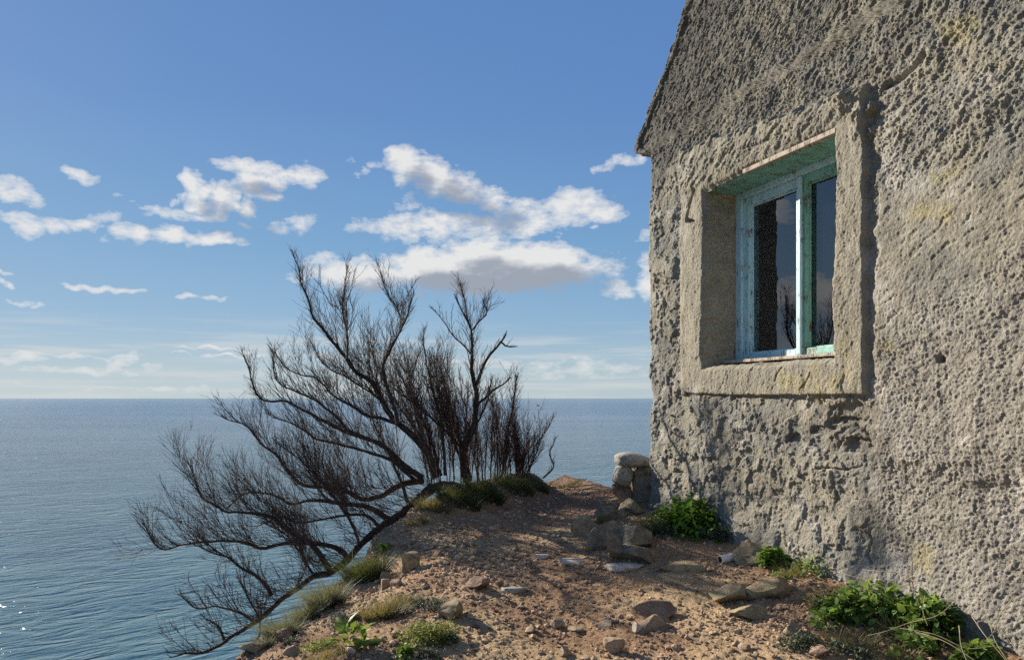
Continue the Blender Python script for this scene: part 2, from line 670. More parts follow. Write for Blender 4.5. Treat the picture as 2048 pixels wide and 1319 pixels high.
def mat_sea():
    m, T, b, out = new_mat('sea_water')
    P = pos(T)
    mp = T.node('ShaderNodeMapping')
    mp.vector_type = 'TEXTURE'
    T.put(mp.inputs[0], P)
    mp.inputs[2].default_value = (0, 0, math.radians(36))
    mp.inputs[3].default_value = (2.3, 1.0, 1.0)
    q = mp.outputs[0]
    big = T.noise(q, .12, 2.0, .5, .4)
    w1 = T.m('SUBTRACT', 1.0, T.m('ABSOLUTE', T.m('MULTIPLY_ADD', T.noise(q, .50, 3.0, .55, .6), 4.0, -2.0)))
    w2 = T.noise(q, 1.7, 4.0, .62, .4)
    # wind patches: smoother and rougher water
    pm = T.node('ShaderNodeMapping')
    T.put(pm.inputs[0], P)
    pm.inputs[3].default_value = (.22, 1.0, 1.0)
    patch = T.ramp(T.noise(pm.outputs[0], .012, 4.0, .6), .35, .65)
    h = T.m('ADD', T.m('MULTIPLY', big, .9), T.m('ADD', T.m('MULTIPLY', w1, .40), T.m('MULTIPLY', w2, .42)))
    h = T.m('MULTIPLY', h, T.m('MULTIPLY_ADD', patch, .5, .75))
    sep = T.node('ShaderNodeSeparateXYZ', {0: P})
    near = T.ramp(T.vm('LENGTH', P), 30.0, 420.0)
    shal = T.mix(T.ramp(T.noise(P, .05, 3.0, .5), .35, .65), (.060, .130, .150, 1), (.040, .098, .130, 1))
    col = T.mix(near, shal, (.024, .080, .145, 1))
    T.l.new(col, b.inputs['Base Color'])
    T.put(b.inputs['Roughness'], T.ramp(T.vm('LENGTH', P), 40.0, 900.0, .09, .15))
    b.inputs['IOR'].default_value = 1.33
    bump(T, b, h, 1.0, .55)
    return m


M_plaster = mat_plaster()
M_ground = mat_ground()
M_stone_tan = mat_rock('tan_sandstone', (.20, .135, .085), (.42, .31, .20))
M_stone_red = mat_rock('reddish_stone', (.17, .10, .065), (.36, .24, .16))
M_gravel = mat_rock('gravel_stone', (.22, .135, .085), (.50, .36, .235))
M_stone_dark = mat_rock('dark_lichened_rock', (.11, .088, .062), (.28, .225, .155), 16, (.36, .29, .17), .5)
M_stone_slab = mat_rock('ochre_slab_rock', (.20, .15, .085), (.40, .31, .18), 18, (.12, .10, .06))
M_stone_grey = mat_rock('grey_slate', (.30, .26, .20), (.38, .33, .26), 6)
M_stone_pale = mat_rock('pale_worn_stone', (.40, .32, .24), (.60, .51, .41), 9)
M_cobble = mat_rock('speckled_granite', (.24, .215, .165), (.47, .43, .345), 20, (.14, .12, .09), .7)
M_bark = mat_bark('dark_bark', (.020, .016, .013), (.075, .060, .048))
M_twig = mat_bark('bare_twigs', (.045, .030, .023), (.12, .082, .060))
M_twig_red = mat_bark('reddish_twigs', (.035, .016, .012), (.085, .042, .030))
M_ivy = mat_leaf('glossy_green_leaf', (.032, .090, .012), (.19, .34, .030), .42, .45, .3)
M_cabbage = mat_leaf('fleshy_green_leaf', (.045, .098, .020), (.23, .34, .070), .38, .46, .3)
M_cushion = mat_leaf('grey_green_cushion', (.030, .045, .026), (.12, .15, .09), .15, .6, .3)
M_moss = mat_leaf('yellow_green_moss', (.075, .105, .014), (.28, .31, .05), .30, .6, .3)
M_grass = mat_leaf('green_grass_blade', (.032, .048, .016), (.14, .16, .055), .30, .5, .35)
M_grass_dry = mat_leaf('dry_grass_blade', (.085, .080, .034), (.32, .28, .14), .30, .55, .3)
M_grass_pale = mat_leaf('silvery_grass_blade', (.075, .085, .05), (.27, .28, .18), .30, .5, .35)
M_straw = mat_plain('dead_stem', (.30, .23, .135), .8, .35, 25)
M_brownstem = mat_plain('brown_dead_stem', (.10, .065, .035), .8, .35, 25)
M_paint = mat_paint('pale_turquoise_paint', (.36, .56, .58), (.26, .17, .10), .54)
M_paint_green = mat_paint('green_turquoise_paint', (.15, .36, .29), (.20, .13, .075), .50)
M_wood = mat_paint('bare_weathered_wood', (.34, .30, .225), (.14, .10, .07), .50, .85)
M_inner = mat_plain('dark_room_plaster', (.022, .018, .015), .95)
M_slate = mat_plain('dark_roof_slate', (.09, .09, .095), .7, .3, 6)
M_glass = mat_glass()
M_sea = mat_sea()
M_pvc = mat_plain('dirty_white_plastic', (.66, .65, .62), .45, .12, 30)
M_pvc_in = mat_plain('pipe_inside', (.10, .09, .08), .8)
M_boat = mat_plain('dark_hull', (.03, .035, .05), .6)

# ------------------------------------------------------------------ frame of the gable wall
A = math.atan2(.3676, 1.0)
DW = np.array([-math.sin(A), math.cos(A), 0.0])      # along the wall, away from the viewer
NW = np.array([-math.cos(A), -math.sin(A), 0.0])     # out of the wall
CW = np.array([1.05, 5.63, 0.0])                     # far corner of the wall at eye level


def wp(s, p, z):
    s, p, z = np.broadcast_arrays(np.asarray(s, float), p, z)
    return CW + p[..., None] * NW - s[..., None] * DW + z[..., None] * np.array([0, 0, 1.0])


def px_wall(x, y, p=0.0):
    """pixel of the photograph -> (s, z) on the wall plane moved out by p"""
    d = np.array([(x - 1024) / F, 1.0, (HOR - y) / F])
    t = (NW @ CW + p) / (NW @ d)
    q = d * t
    return float(-(q - CW) @ DW), float(q[2])


def wdist(x, y):
    return NW[0] * (x - CW[0]) + NW[1] * (y - CW[1])


# ------------------------------------------------------------------ terrain
EDGE = [(-9, -16), (-4.0, -3), (-1.78, 2.0), (-1.36, 3.05), (-1.24, 3.6), (-1.02, 4.8), (-.95, 5.2), (-.74, 5.7),
        (-.42, 6.2), (-.10, 6.62), (.24, 6.95), (.55, 7.25), (1.1, 7.5), (3.2, 8.3), (12, 12), (45, 22)]


def edge_dist(x, y):
    """signed distance to the cliff edge, positive on the land"""
    best = np.full(np.shape(x), 1e9)
    sign = np.ones(np.shape(x))
    for (x0, y0), (x1, y1) in zip(EDGE[:-1], EDGE[1:]):
        vx, vy = x1 - x0, y1 - y0
        t = np.clip(((x - x0) * vx + (y - y0) * vy) / (vx * vx + vy * vy), 0, 1)
        d = np.hypot(x - x0 - t * vx, y - y0 - t * vy)
        cr = vx * (y - y0) - vy * (x - x0)
        m = d < best - 1e-9
        best = np.where(m, d, best)
        sign = np.where(m, np.where(cr < 0, 1.0, -1.0), sign)
    return best * sign


def terrain(x, y, fine=True):
    x = np.asarray(x, float)
    y = np.asarray(y, float)
    w = wdist(x, y)
    e = edge_dist(x, y) + .05 * fbm(x * 2.6, y * 2.6, 3, 11) * sst(9, 6, np.hypot(x, y - 4))
    z = -1.10 + .060 * (np.clip(y, -6, 9) - 2.5)
    z = z + .10 * np.exp(-np.clip(w, 0, 9) / .30) * sst(9.5, 6.6, y)
    # grassy berm on the far half of the edge
    bm = np.exp(-((e - .17) / .24) ** 2) * sst(5.0, 6.2, y) * sst(7.2, 6.7, y) * sst(.42, .12, x)
    z = z + .19 * bm
    # raised, stony ground at the foot of the corner
    z = z + .07 * np.exp(-(((x - .80) / .30) ** 2 + ((y - 4.95) / .40) ** 2))
    # a trodden hollow in the middle of the path, lower right hollow near the wall
    z = z - .05 * np.exp(-(((x - .25) / .45) ** 2 + ((y - 4.6) / 2.2) ** 2))
    z = z - .10 * np.exp(-(((x - 1.72) / .28) ** 2 + ((y - 2.75) / .35) ** 2))
    # near-left shoulder rounding down to the edge
    z = z - .16 * sst(.75, 0.0, e) * sst(5.6, 4.6, y)
    z = z + .035 * fbm(x * .55, y * .55, 2, 3) * sst(1.5, 4, np.hypot(x, y - 5))
    z = z + .022 * fbm(x * 1.7, y * 1.7, 3, 5)
    cl = np.clip(-e, 0, None)
    z = np.where(e < 0, z - 1.55 * cl - .10 * (1 - np.exp(-cl / .12)) + .16 * fbm(x * 1.3, y * 1.3, 3, 8) * np.clip(cl, 0, 1), z)
    if fine:
        inn = sst(-.4, .1, e)
        r = np.maximum(0, perlin(x * 9, y * 9, 21)) ** 1.3
        z = z + .0065 * r + .0042 * fbm(x * 15, y * 15, 3, 31)
        f1, f2 = worley(x * 30, y * 30, 2)
        z = z + .0055 * np.clip(.55 - f1, 0, .5) / .5 * sst(-.2, .5, perlin(x * 3, y * 3, 41))
        f1, f2 = worley(x * 13, y * 13, 5)
        z = z + .009 * np.clip(.42 - f1, 0, .4) / .4 * sst(0, .5, perlin(x * 2, y * 2, 44))
        z = z + .005 * fbm(x * 62, y * 62, 2, 51)
    z = np.where(w < -.05, np.minimum(z, -.92), z)
    return np.maximum(z, -14.5)


def warp_axis(lo, d0, d1, hi, step, grow=1.13):
    mid = list(np.arange(d0, d1, step))
    up = []
    q = d1
    st = step
    while q < hi:
        up.append(q)
        st *= grow
        q += st
    up.append(hi)
    dn = []
    q = d0
    st = step
    while q > lo:
        st *= grow
        q -= st
        dn.append(max(q, lo))
    return np.array(dn[::-1] + mid + up)


def build_ground():
    xs = warp_axis(-30, -1.75, 2.15, 60, .0095)
    ys = warp_axis(-30, 2.55, 7.7, 40, .0105)
    X, Y = np.meshgrid(xs, ys)
    Z = terrain(X, Y)
    Z = Z + rng.normal(0, .0016, Z.shape) * sst(9, 7, np.hypot(X, Y - 4))
    v = np.stack([X, Y, Z], -1).reshape(-1, 3)
    # soil colour: red-brown dirt, paler trodden crust, darker along the cliff edge, grass far off
    e = edge_dist(X, Y)
    t = fbm(X * 1.6, Y * 1.6, 4, 61)
    t2 = fbm(X * 5, Y * 5, 3, 67)
    c_red = np.array([.325, .203, .118])
    c_tan = np.array([.460, .325, .188])
    c_drk = np.array([.225, .132, .084])
    k = sst(-.35, .55, t + .35 * t2)[..., None]
    col = c_red * (1 - k) + c_tan * k
    k = (sst(.25, .8, perlin(X * 1.1, Y * 1.1, 72) + .4 * t2) * .8)[..., None]
    col = col * (1 - k) + c_drk * k
    k = (sst(5.4, 6.2, Y) * sst(-.2, .3, e) * .75)[..., None]          # colour turns a darker red along the far path
    col = col * (1 - k) + np.array([.165, .095, .068]) * k
    k = (sst(.25, -.15, e) * .7)[..., None]
    col = col * (1 - k) + np.array([.13, .095, .065]) * k
    k = (sst(8, 12, np.hypot(X, Y - 4)) * sst(-1, .5, e))[..., None]
    col = col * (1 - k) + np.array([.07, .085, .03]) * k
    o = mesh_obj('ground', v, grid_faces(len(ys), len(xs)), M_ground, attrs={'tone_colour': col.reshape(-1, 3)})
    tag(o, 'dry red-brown stony dirt path on a clifftop beside the wall', 'ground', kind='structure')


build_ground()

# the sea
xs = np.array([-90000, -20000, -4000, -800, -160, 0, 160, 800, 4000, 20000, 90000], float)
ys = np.array([-90000, -4000, -200, 0, 200, 800, 4000, 20000, 90000], float)
X, Y = np.meshgrid(xs, ys)
sea = mesh_obj('sea', np.stack([X, Y, np.full_like(X, -12.0)], -1).reshape(-1, 3), grid_faces(len(ys), len(xs)), M_sea)
tag(sea, 'calm blue-green sea with small ripples reaching the horizon', 'sea', kind='structure')


def P3(x, y, Z):
    """pixel of the photograph at depth Z"""
    return np.array([(x - 1024) / F * Z, Z, (HOR - y) / F * Z])


def on_ground(x, y, zlo=2.3, zhi=9.0):
    """where the line of sight through a pixel first meets the terrain"""
    zz = np.arange(zlo, zhi, .01)
    d = np.array([(x - 1024) / F, 1.0, (HOR - y) / F])
    pts = zz[:, None] * d
    h = terrain(pts[:, 0], pts[:, 1], False)
    below = np.nonzero(pts[:, 2] <= h)[0]
    i = below[0] if len(below) else len(zz) - 1
    q = pts[i].copy()
    q[2] = float(terrain(q[0], q[1], False))
    return q


# ------------------------------------------------------------------ the house
house = empty('stone_cottage', tuple(CW + np.array([0, 0, -.95])))
tag(house, 'old cottage gable of rough grey-brown plaster with one turquoise window', 'house')
HORG = np.array(house.location)

WINDOW = (.737, 1.886, .205, 1.395)       # opening: s0, s1, z0, z1 on the surround
EAVE_LO, EAVE_HI = 1.845, 2.0
S_MAX = 5.5


def s_left(z):
    z = np.asarray(z, float)
    s = np.where(z < EAVE_LO, 0.0, -.235)
    s = np.where((z >= EAVE_LO) & (z < EAVE_LO + .10), -.235 * sst(-.02, .10, z - EAVE_LO) * 1.0, s)
    s = np.where(z > 1.985, -.235 + (z - 1.985) * .955, s)
    return s + .007 * fbm(z * 9, z * 0 + 2.0, 3, 4) + .012 * perlin(z * 2.3, z * 0 + 5.0, 9)


def carve(h, s, z, px, width, depth, wob=.006):
    pts = [px_wall(*q) for q in px]
    ss = s + wob * perlin(s * 28, z * 28, 81)
    zz = z + wob * perlin(s * 28, z * 28, 83)
    d = seg_dist(ss, zz, pts)
    return h - depth * sst(width, 0, d)


def wall_relief(s, z):
    """height of the plaster over the plane of the wall; returns height and colour"""
    ca, sa = math.cos(.62), math.sin(.62)
    wx = .014 * fbm(s * 14, z * 14, 3, 90)
    wz = .014 * fbm(s * 14, z * 14, 3, 95)
    a = (s + wx) * ca + (z + wz) * sa
    b = -(s + wx) * sa + (z + wz) * ca
    big = .017 * fbm(s * 1.3, z * 1.3, 3, 1) + .007 * fbm(s * 4.3, z * 4.3, 2, 2)
    # lumps thrown on with the trowel: stretched along a diagonal
    dash = fbm(a * 12, b * 36, 3, 6, .5)
    dash2 = 1 - np.abs(perlin(a * 31, b * 62, 12)) * 2
    f1, f2 = worley((s + wx) * 66, (z + wz) * 66, 4)
    grain = np.clip(.6 - f1, 0, .6)
    fine = fbm(s * 88, z * 88, 3, 15, .7) + .30 * rng.normal(0, 1, np.shape(s))
    med = fbm((s + wx) * 37, (z + wz) * 37, 3, 17, .62)
    pits = -.012 * sst(.42, .75, perlin((s + wx) * 24, (z + wz) * 31, 19))
    clump = sst(-.3, .5, perlin(s * 3, z * 3, 14))
    chip = -sst(-.02, .28, fbm(a * 19 + 5, b * 36, 4, 10, .62))
    rough_t = (.0040 * dash + .0012 * dash2) * (.6 + .5 * clump) + .0036 * fine - .0060 * chip + .0060 * fbm(a * 7, b * 13, 3, 16)
    clump = sst(-.2, .6, perlin(s * 2.6, z * 2.6, 13))
    gran_t = .0034 * grain + .0026 * med + .0036 * fine + .0038 * sst(-.05, .22, fbm((s + wx) * 27, (z + wz) * 27, 4, 11, .62)) * (.6 + .6 * clump) + .0050 * fbm(s * 8, z * 8, 3, 18)
    smooth_t = .0022 * fbm(a * 22, b * 44, 3, 22, .6) + .0023 * fine - .004 * sst(.35, .5, fbm(a * 9, b * 24, 3, 24))
    # trowelled patches: plates with a broken edge
    pl = fbm(s * 4.6 + wx * 8, z * 4.6 + wz * 8, 4, 30)
    pl2 = fbm(s * 9.5 + wx * 14, z * 7.5 + wz * 14, 4, 36)
    plates = .0090 * sst(-.03, .01, pl) + .0050 * sst(.02, .05, pl2) + .006 * sst(.26, .29, pl + .4 * pl2)
    scars = -.014 * sst(.52, .62, perlin(s * 15 + wx * 34, z * 10 + wz * 30, 39)) - .005 * sst(.55, .65, perlin(s * 29 + wx * 50, z * 24 + wz * 40, 40))
    trow_t = plates + scars * .5 + .0008 * med + .0023 * fine + .0030 * fbm(a * 12, b * 24, 3, 44, .6)
    jit = .10 * fbm(s * 3.1, z * 3.1, 3, 50)

    # zones of the wall
    k_up = sst(-.06, .10, z - (.97 + .08 * (s - 2.1)) + jit) * sst(1.95, 2.15, s + .1 * jit)
    k_up = np.maximum(k_up, sst(-.05, .12, z - 1.62 + .11 * (s - .4) + jit))
    k_low = sst(.06, -.08, z - (.40 + .30 * (s - 2.2)) + jit * 1.2) * sst(2.10, 2.22, s + .3 * jit)
    k_smooth = sst(2.05, 2.2, s) * (1 - k_up) * (1 - k_low)
    k_trow = np.clip(1 - k_up - k_low - k_smooth, 0, 1)
    h = big + k_up * rough_t * 1.15 + k_low * (gran_t * 1.1 + .004) + k_smooth * (smooth_t + .004) + k_trow * trow_t
    # the outer coat right of the window is thicker and ends in a broken edge
    lip = sst(2.138, 2.162, s + .034 * fbm(z * 9, s * 9, 4, 55) + .026 * perlin(z * 2.6, s * 0, 57)) * sst(-.36, -.28, z + .05 * perlin(s * 8, z * 8, 3))
    h = h + .016 * lip * sst(1.42, 1.30, z)
    h = h + .014 * sst(.44, .36, s) * sst(1.6, 1.4, z)

    # the plaster band round the window
    we = .010 * fbm(s * 9, z * 9, 3, 60)
    top = 1.74 - (s - .434) * .122 + .03 * fbm(s * 7, z * 3, 3, 63)
    sharp_r = sst(2.094, 2.082, s + .9 * we)
    sharp_b = sst(.012, .024, z + .55 * we + .016 * (s < .5) - .02 * sst(1.2, .4, s))
    soft_l = sst(.40, .47, s + we)
    soft_t = sst(.02, -.02, z - top + 1.6 * we + .02 * fbm(a * 9, b * 20, 3, 76))
    m_s = sharp_r * sharp_b * soft_l * soft_t
    sur_h = .038 + .45 * big + .0030 * fbm(s * 17, z * 6, 3, 65) + .0022 * fine + .0010 * fbm(s * 44, z * 34, 2, 66) + .0030 * sst(.0, .03, fbm(s * 9 + wx * 8, z * 4.5 + wz * 5, 4, 68)) - .004 * sst(.58, .68, perlin(s * 22 + wx * 40, z * 14 + wz * 40, 70))
    band_t = sst(1.40, 1.46, z)
    strokes = fbm(a * 5.5, b * 19, 4, 69)
    sur_h = sur_h + band_t * (.004 + .0050 * sst(-.05, .0, strokes) + .0045 * sst(.22, .26, strokes) + .003 * sst(.0, .04, fbm(a * 11, b * 26, 3, 74)))
    sur_h = sur_h - .020 * sst(.70, .40, s)
    # rounded arrises at the opening
    s0, s1, z0, z1 = WINDOW
    dd = np.maximum(np.maximum(s0 - s, s - s1), np.maximum(z0 - z, z - z1))
    sur_h = sur_h - .020 * sst(.030, 0.0, dd) ** 2
    h = h * (1 - m_s) + sur_h * m_s
    # groove beside the band, and ragged lumps where its top corner is broken
    gr = sst(2.15, 2.115, s + .02 * fbm(z * 9, s * 9, 2, 73)) * sst(2.075, 2.095, s) * sst(-.06, .03, z) * sst(1.66, 1.5, z)
    h = h - .007 * gr
    for (x, y, r, hh) in ((1690, 200, .075, .050), (1722, 232, .055, .055), (1738, 215, .045, .050), (1668, 188, .06, .032), (1735, 262, .04, .045), (1712, 262, .05, .03), (1650, 178, .05, .02)):
        cs, cz = px_wall(x, y, .03)
        q = np.hypot(s - cs + .02 * fbm(s * 20, z * 20, 2, 75), z - cz + .02 * fbm(s * 20, z * 20, 2, 77)) / r
        h = h + .75 * hh * sst(1.0, .2, q) * (.75 + .5 * fbm(s * 30, z * 30, 2, 79))
    # cracks and gouges
    h = carve(h, s, z, [(1772, 172), (1800, 158), (1822, 142), (1848, 112)], .028, .034)
    h = carve(h, s, z, [(1700, 195), (1740, 180), (1772, 172)], .010, .010)
    h = carve(h, s, z, [(1480, 305), (1530, 290), (1575, 268), (1620, 250), (1660, 222)], .007, .011)
    h = carve(h, s, z, [(1395, 380), (1385, 410), (1378, 440), (1396, 445)], .022, .05)
    h = carve(h, s, z, [(1560, 762), (1566, 745), (1575, 735)], .005, .012)
    h = carve(h, s, z, [(1612, 780), (1625, 762), (1632, 745)], .005, .012)
    h = carve(h, s, z, [(1448, 785), (1458, 765), (1466, 742)], .004, .009)
    h = carve(h, s, z, [(1700, 750), (1694, 768), (1702, 790)], .008, .018)
    h = carve(h, s, z, [(1740, 1068), (1745, 1085), (1738, 1110), (1750, 1125)], .010, .026)
    h = carve(h, s, z, [(1640, 935), (1700, 938), (1728, 930)], .006, .014)
    h = carve(h, s, z, [(1400, 1010), (1408, 985), (1404, 965)], .008, .014)
    h = carve(h, s, z, [(1650, 1080), (1640, 1050)], .010, .016)
    # larger spalls under the window
    for (x, y, r, dp) in ((1690, 850, .10, .030), (1720, 890, .08, .026), (1600, 880, .06, .018), (1480, 870, .06, .016), (1640, 860, .05, .02), (1500, 905, .05, .014), (1700, 830, .12, .018), (1360, 945, .05, .016), (1430, 920, .04, .018), (1560, 985, .05, .012)):
        cs, cz = px_wall(x, y)
        q = np.hypot((s - cs) * .8 + .03 * fbm(s * 13, z * 13, 3, 85), (z - cz) * 1.7 + .03 * fbm(s * 13, z * 13, 3, 87)) / r
        h = h - dp * sst(1.0, .75, q)
    # nail hole and the thin run of cement under it
    cs, cz = px_wall(1885, 717)
    h = h - .09 * sst(.024, .015, np.hypot(s - cs, (z - cz) * 1.2 + .4 * np.abs(s - cs)))
    pts = [px_wall(1878, 738), px_wall(1880, 780), px_wall(1886, 832)]
    h = h + .006 * sst(.010, .0, seg_dist(s, z, pts))
    # verge and corner
    sl = s_left(z)
    verge = sst(.13, .09, s - sl + .02 * perlin(z * 9, s * 3, 88)) * sst(EAVE_LO, EAVE_LO + .05, z)
    h = h + .020 * verge
    h = h - .035 * sst(.06, 0.0, s - sl) ** 2
    # base of the wall spreads
    h = h + .05 * sst(-.62, -.95, z + .06 * perlin(s * 4, z * 2, 89))

    # colour of the plaster itself
    c_tan = np.array([.285, .254, .194])
    c_gry = np.array([.235, .222, .186])
    c_pnk = np.array([.285, .255, .210])
    c_lich = np.array([.098, .092, .080])
    c_yel = np.array([.36, .30, .125])
    c_pale = np.array([.43, .39, .335])
    n1 = fbm(s * 2.4, z * 2.4, 4, 101)
    n2 = fbm(s * 8, z * 8, 4, 105)
    col = c_tan + (c_gry - c_tan) * sst(-.5, .6, n1 + .5 * n2)[..., None]
    k = (k_low * .8)[..., None]
    col = col * (1 - k) + c_pnk * k
    k = (m_s * .6)[..., None]
    col = col * (1 - k) + np.array([.300, .262, .192]) * k
    k = (sst(.25, .8, perlin(s * 3.3, z * 3.3, 110) + .5 * n2) * .6)[..., None]
    col = col * (1 - k) + c_pale * k
    lm = sst(2.0, .2, s - .3 * (z - 2.0)) * sst(1.40, 1.8, z + .25 * n1) * (.95 + .45 * n2)
    lm = np.maximum(lm, .8 * sst(.30, .05, np.hypot((s - .15), (z - 1.75) * .8)) * (.7 + .6 * n2))
    lm = np.maximum(lm, sst(1.30, 1.75, z + .1 * n1) * (.46 + .34 * n2) * sst(3.6, 2.2, s))
    lm = np.maximum(lm, .85 * sst(.16, .02, np.hypot(s - 2.19, (z - 1.47))) * (.6 + .6 * n2))
    lm = np.maximum(lm, .5 * sst(-.62, -.80, z + .1 * n2) * sst(.9, .2, s))
    lm = np.maximum(lm, .55 * sst(.22, .08, np.hypot((s - 2.12) * .7, (z + .17))) * (.4 + .9 * n2))
    for (x, y, rx, rz) in ((1690, 850, .20, .10), (1735, 880, .10, .14), (1600, 870, .14, .06), (1450, 960, .2, .06), (1340, 700, .10, .3), (1330, 420, .10, .2)):
        cs, cz = px_wall(x, y)
        lm = np.maximum(lm, .42 * sst(1.3, .3, np.hypot((s - cs) / rx, (z - cz) / rz) + .8 * n2))
    # rain has run down from the sill, the verge and the broken corner of the band
    run = sst(.05, .55, perlin(s * 13 + .4 * n2, z * .9, 112)) * (.5 + .5 * n2)
    lm = np.maximum(lm, .50 * run * sst(.05, -.10, z) * sst(-.9, -.2, z) * sst(.35, .5, s) * sst(2.3, 2.1, s))
    lm = np.maximum(lm, .42 * run * sst(1.2, 2.0, z))
    lm = np.clip(lm * (1 - m_s * .75), 0, .90)[..., None]
    col = col * (1 - lm) + c_lich * lm
    yl = np.zeros_like(s)
    for (x, y, rx, rz) in ((1895, 345, .10, .05), (1905, 435, .05, .05), (1840, 430, .07, .04), (1620, 765, .35, .08), (1700, 700, .05, .06), (1780, 690, .05, .05), (1860, 1110, .10, .08), (1830, 170, .05, .04), (1920, 60, .15, .06)):
        cs, cz = px_wall(x, y)
        yl = np.maximum(yl, sst(1.2, .2, np.hypot((s - cs) / rx, (z - cz) / rz) + .8 * n2))
    col = col * (1 - .42 * yl[..., None]) + c_yel * .42 * yl[..., None]
    return h, col, m_s


def build_wall():
    taus = np.concatenate([np.arange(0, 1.0, .006), np.arange(1.0, 3.3, .0047), np.arange(3.31, 4.7, .009), np.geomspace(4.72, 6.2, 16)])
    zs = np.concatenate([np.arange(-1.35, -1.0, .02), np.arange(-1.0, 1.82, .0052), np.arange(1.82, 2.02, .0048), np.arange(2.02, 2.82, .0055), np.geomspace(2.83, 5.12, 26)])
    s0, s1, z0, z1 = WINDOW
    zs = zs.copy()
    zs[np.argmin(abs(zs - z0))] = z0
    zs[np.argmin(abs(zs - z1))] = z1
    taus[np.argmin(abs(taus - s0))] = s0
    taus[np.argmin(abs(taus - s1))] = s1
    Zg, Tg = np.meshgrid(zs, taus, indexing='ij')
    SL = s_left(Zg)
    # the wobble of the far edge dies out before the window
    Sg = Tg + SL * np.where(Zg < EAVE_LO - .02, sst(.30, .0, Tg), 1.0)
    zr = 1.985 + (S_MAX + .235 - Sg) / .955
    zr = np.maximum(zr, 1.9)
    Sg = np.minimum(Sg, np.where(Zg > 1.985, np.minimum(S_MAX + .235 - (Zg - 1.985) * .955, S_MAX), S_MAX))
    h, col, m_s = wall_relief(Sg, Zg)
    # arris of the opening is not straight: shift it in the wall plane
    dl = np.exp(-np.abs(Tg - s0) / .05)
    dr = np.exp(-np.abs(Tg - s1) / .05)
    dt = np.exp(-np.abs(Zg - z1) / .05)
    db = np.exp(-np.abs(Zg - z0) / .04)
    inz = sst(z0 - .15, z0, Zg) * sst(z1 + .15, z1, Zg)
    ins = sst(s0 - .15, s0, Tg) * sst(s1 + .15, s1, Tg)
    jl = .017 * fbm(Zg * 6, Zg * 0 + 1, 3, 120) + .006 * fbm(Zg * 25, Zg * 0, 2, 122)
    jr = .019 * fbm(Zg * 5, Zg * 0 + 9, 3, 124) + .006 * fbm(Zg * 25, Zg * 0, 2, 126)
    jt = .018 * fbm(Tg * 5, Tg * 0 + 3, 3, 128) + .007 * fbm(Tg * 22, Tg * 0, 2, 130) - .020 * sst(1.3, .8, Tg)
    jb = .010 * fbm(Tg * 6, Tg * 0 + 7, 3, 132) + .006 * fbm(Tg * 25, Tg * 0, 2, 134)
    Sv = Sg + inz * (jl * dl + jr * dr)
    Zv = Zg + ins * (jt * dt + jb * db)
    v = wp(Sv, h, Zv)
    nr, nc = Zg.shape
    fc = grid_faces(nr, nc)
    ri, ci = np.divmod(fc[:, 0], nc)
    tm = (taus[ci] + taus[ci + 1]) / 2
    zm = (zs[ri] + zs[ri + 1]) / 2
    hole = (tm > s0) & (tm < s1) & (zm > z0) & (zm < z1)
    sv = Sg.ravel()
    degen = (np.abs(sv[fc[:, 0]] - sv[fc[:, 1]]) < 1e-5) & (np.abs(sv[fc[:, 2]] - sv[fc[:, 3]]) < 1e-5)
    keep = ~hole & ~degen
    band = (m_s.ravel()[fc].mean(1) > .5) & keep
    colf = col.reshape(-1, 3)
    vf = v.reshape(-1, 3)

    def sub(name, sel, extra_v=None, extra_f=None, extra_c=None):
        f = fc[sel]
        u, inv = np.unique(f, return_inverse=True)
        vv = vf[u]
        cc = colf[u]
        ff = [inv.reshape(f.shape)]
        if extra_v is not None:
            ff.append(extra_f + len(vv))
            vv = np.concatenate([vv, extra_v])
            cc = np.concatenate([cc, extra_c])
        return mesh_obj(name, vv - HORG, [np.concatenate(ff)], M_plaster, house, attrs={'tone_colour': cc})

    # return of the wall round the far corner and under the verge
    steps = np.array([0, .02, .05, .09, .14, .20, .28, .36])
    lv = []
    for k, st in enumerate(steps):
        q = v[:, 0] - st * NW
        q = q + (-.010 + .012 * fbm(zs * 12, zs * 0 + st * 12, 3, 140) * (k > 0))[:, None] * DW * (k > 0)
        lv.append(q)
    lv = np.stack(lv)
    lf = grid_faces(len(steps), nr)
    sub('gable_wall', keep & ~band, lv.reshape(-1, 3), lf, np.tile(col[:, 0], (len(steps), 1)))

    # the reveals go in from the arris with the same plaster
    i0, i1 = int(np.argmin(abs(taus - s0))), int(np.argmin(abs(taus - s1)))
    k0, k1 = int(np.argmin(abs(zs - z0))), int(np.argmin(abs(zs - z1)))
    ev, ef, ec = [], [], []
    cnt = 0

    def reveal(line, target_s, target_z, n, seed, cc):
        nonlocal cnt
        L = len(line)
        hh = ((line - CW) @ NW)
        out = []
        for k in range(n + 1):
            t = k / n
            p = hh * (1 - t) + (-.295) * t
            ls = -(line - CW) @ DW
            lz = line[:, 2]
            amp = min(1, t * 6)
            arc = np.arange(L) * .0072
            wob = (.010 * fbm(arc * 7, np.full(L, t * 2.4), 3, seed) + .004 * fbm(arc * 30, np.full(L, t * 9), 2, seed + 2)) * amp
            e = 1 - (1 - t) ** 3
            if target_s is not None:
                ss = ls + (target_s - ls) * e + wob
                zz = lz
            else:
                ss = ls
                zz = lz + (target_z(t) - lz) * e + wob
            out.append(wp(ss, p, zz))
        out = np.stack(out)
        ev.append(out.reshape(-1, 3))
        ef.append(grid_faces(n + 1, L) + cnt)
        c2 = np.broadcast_to(cc, (out.shape[0] * L, 3))
        ec.append(c2)
        cnt += out.shape[0] * L
    reveal(v[k0:k1 + 1, i0], .750, None, 36, 150, np.array([.30, .255, .19]))
    reveal(v[k0:k1 + 1, i1], 1.878, None, 14, 155, np.array([.30, .26, .20]))
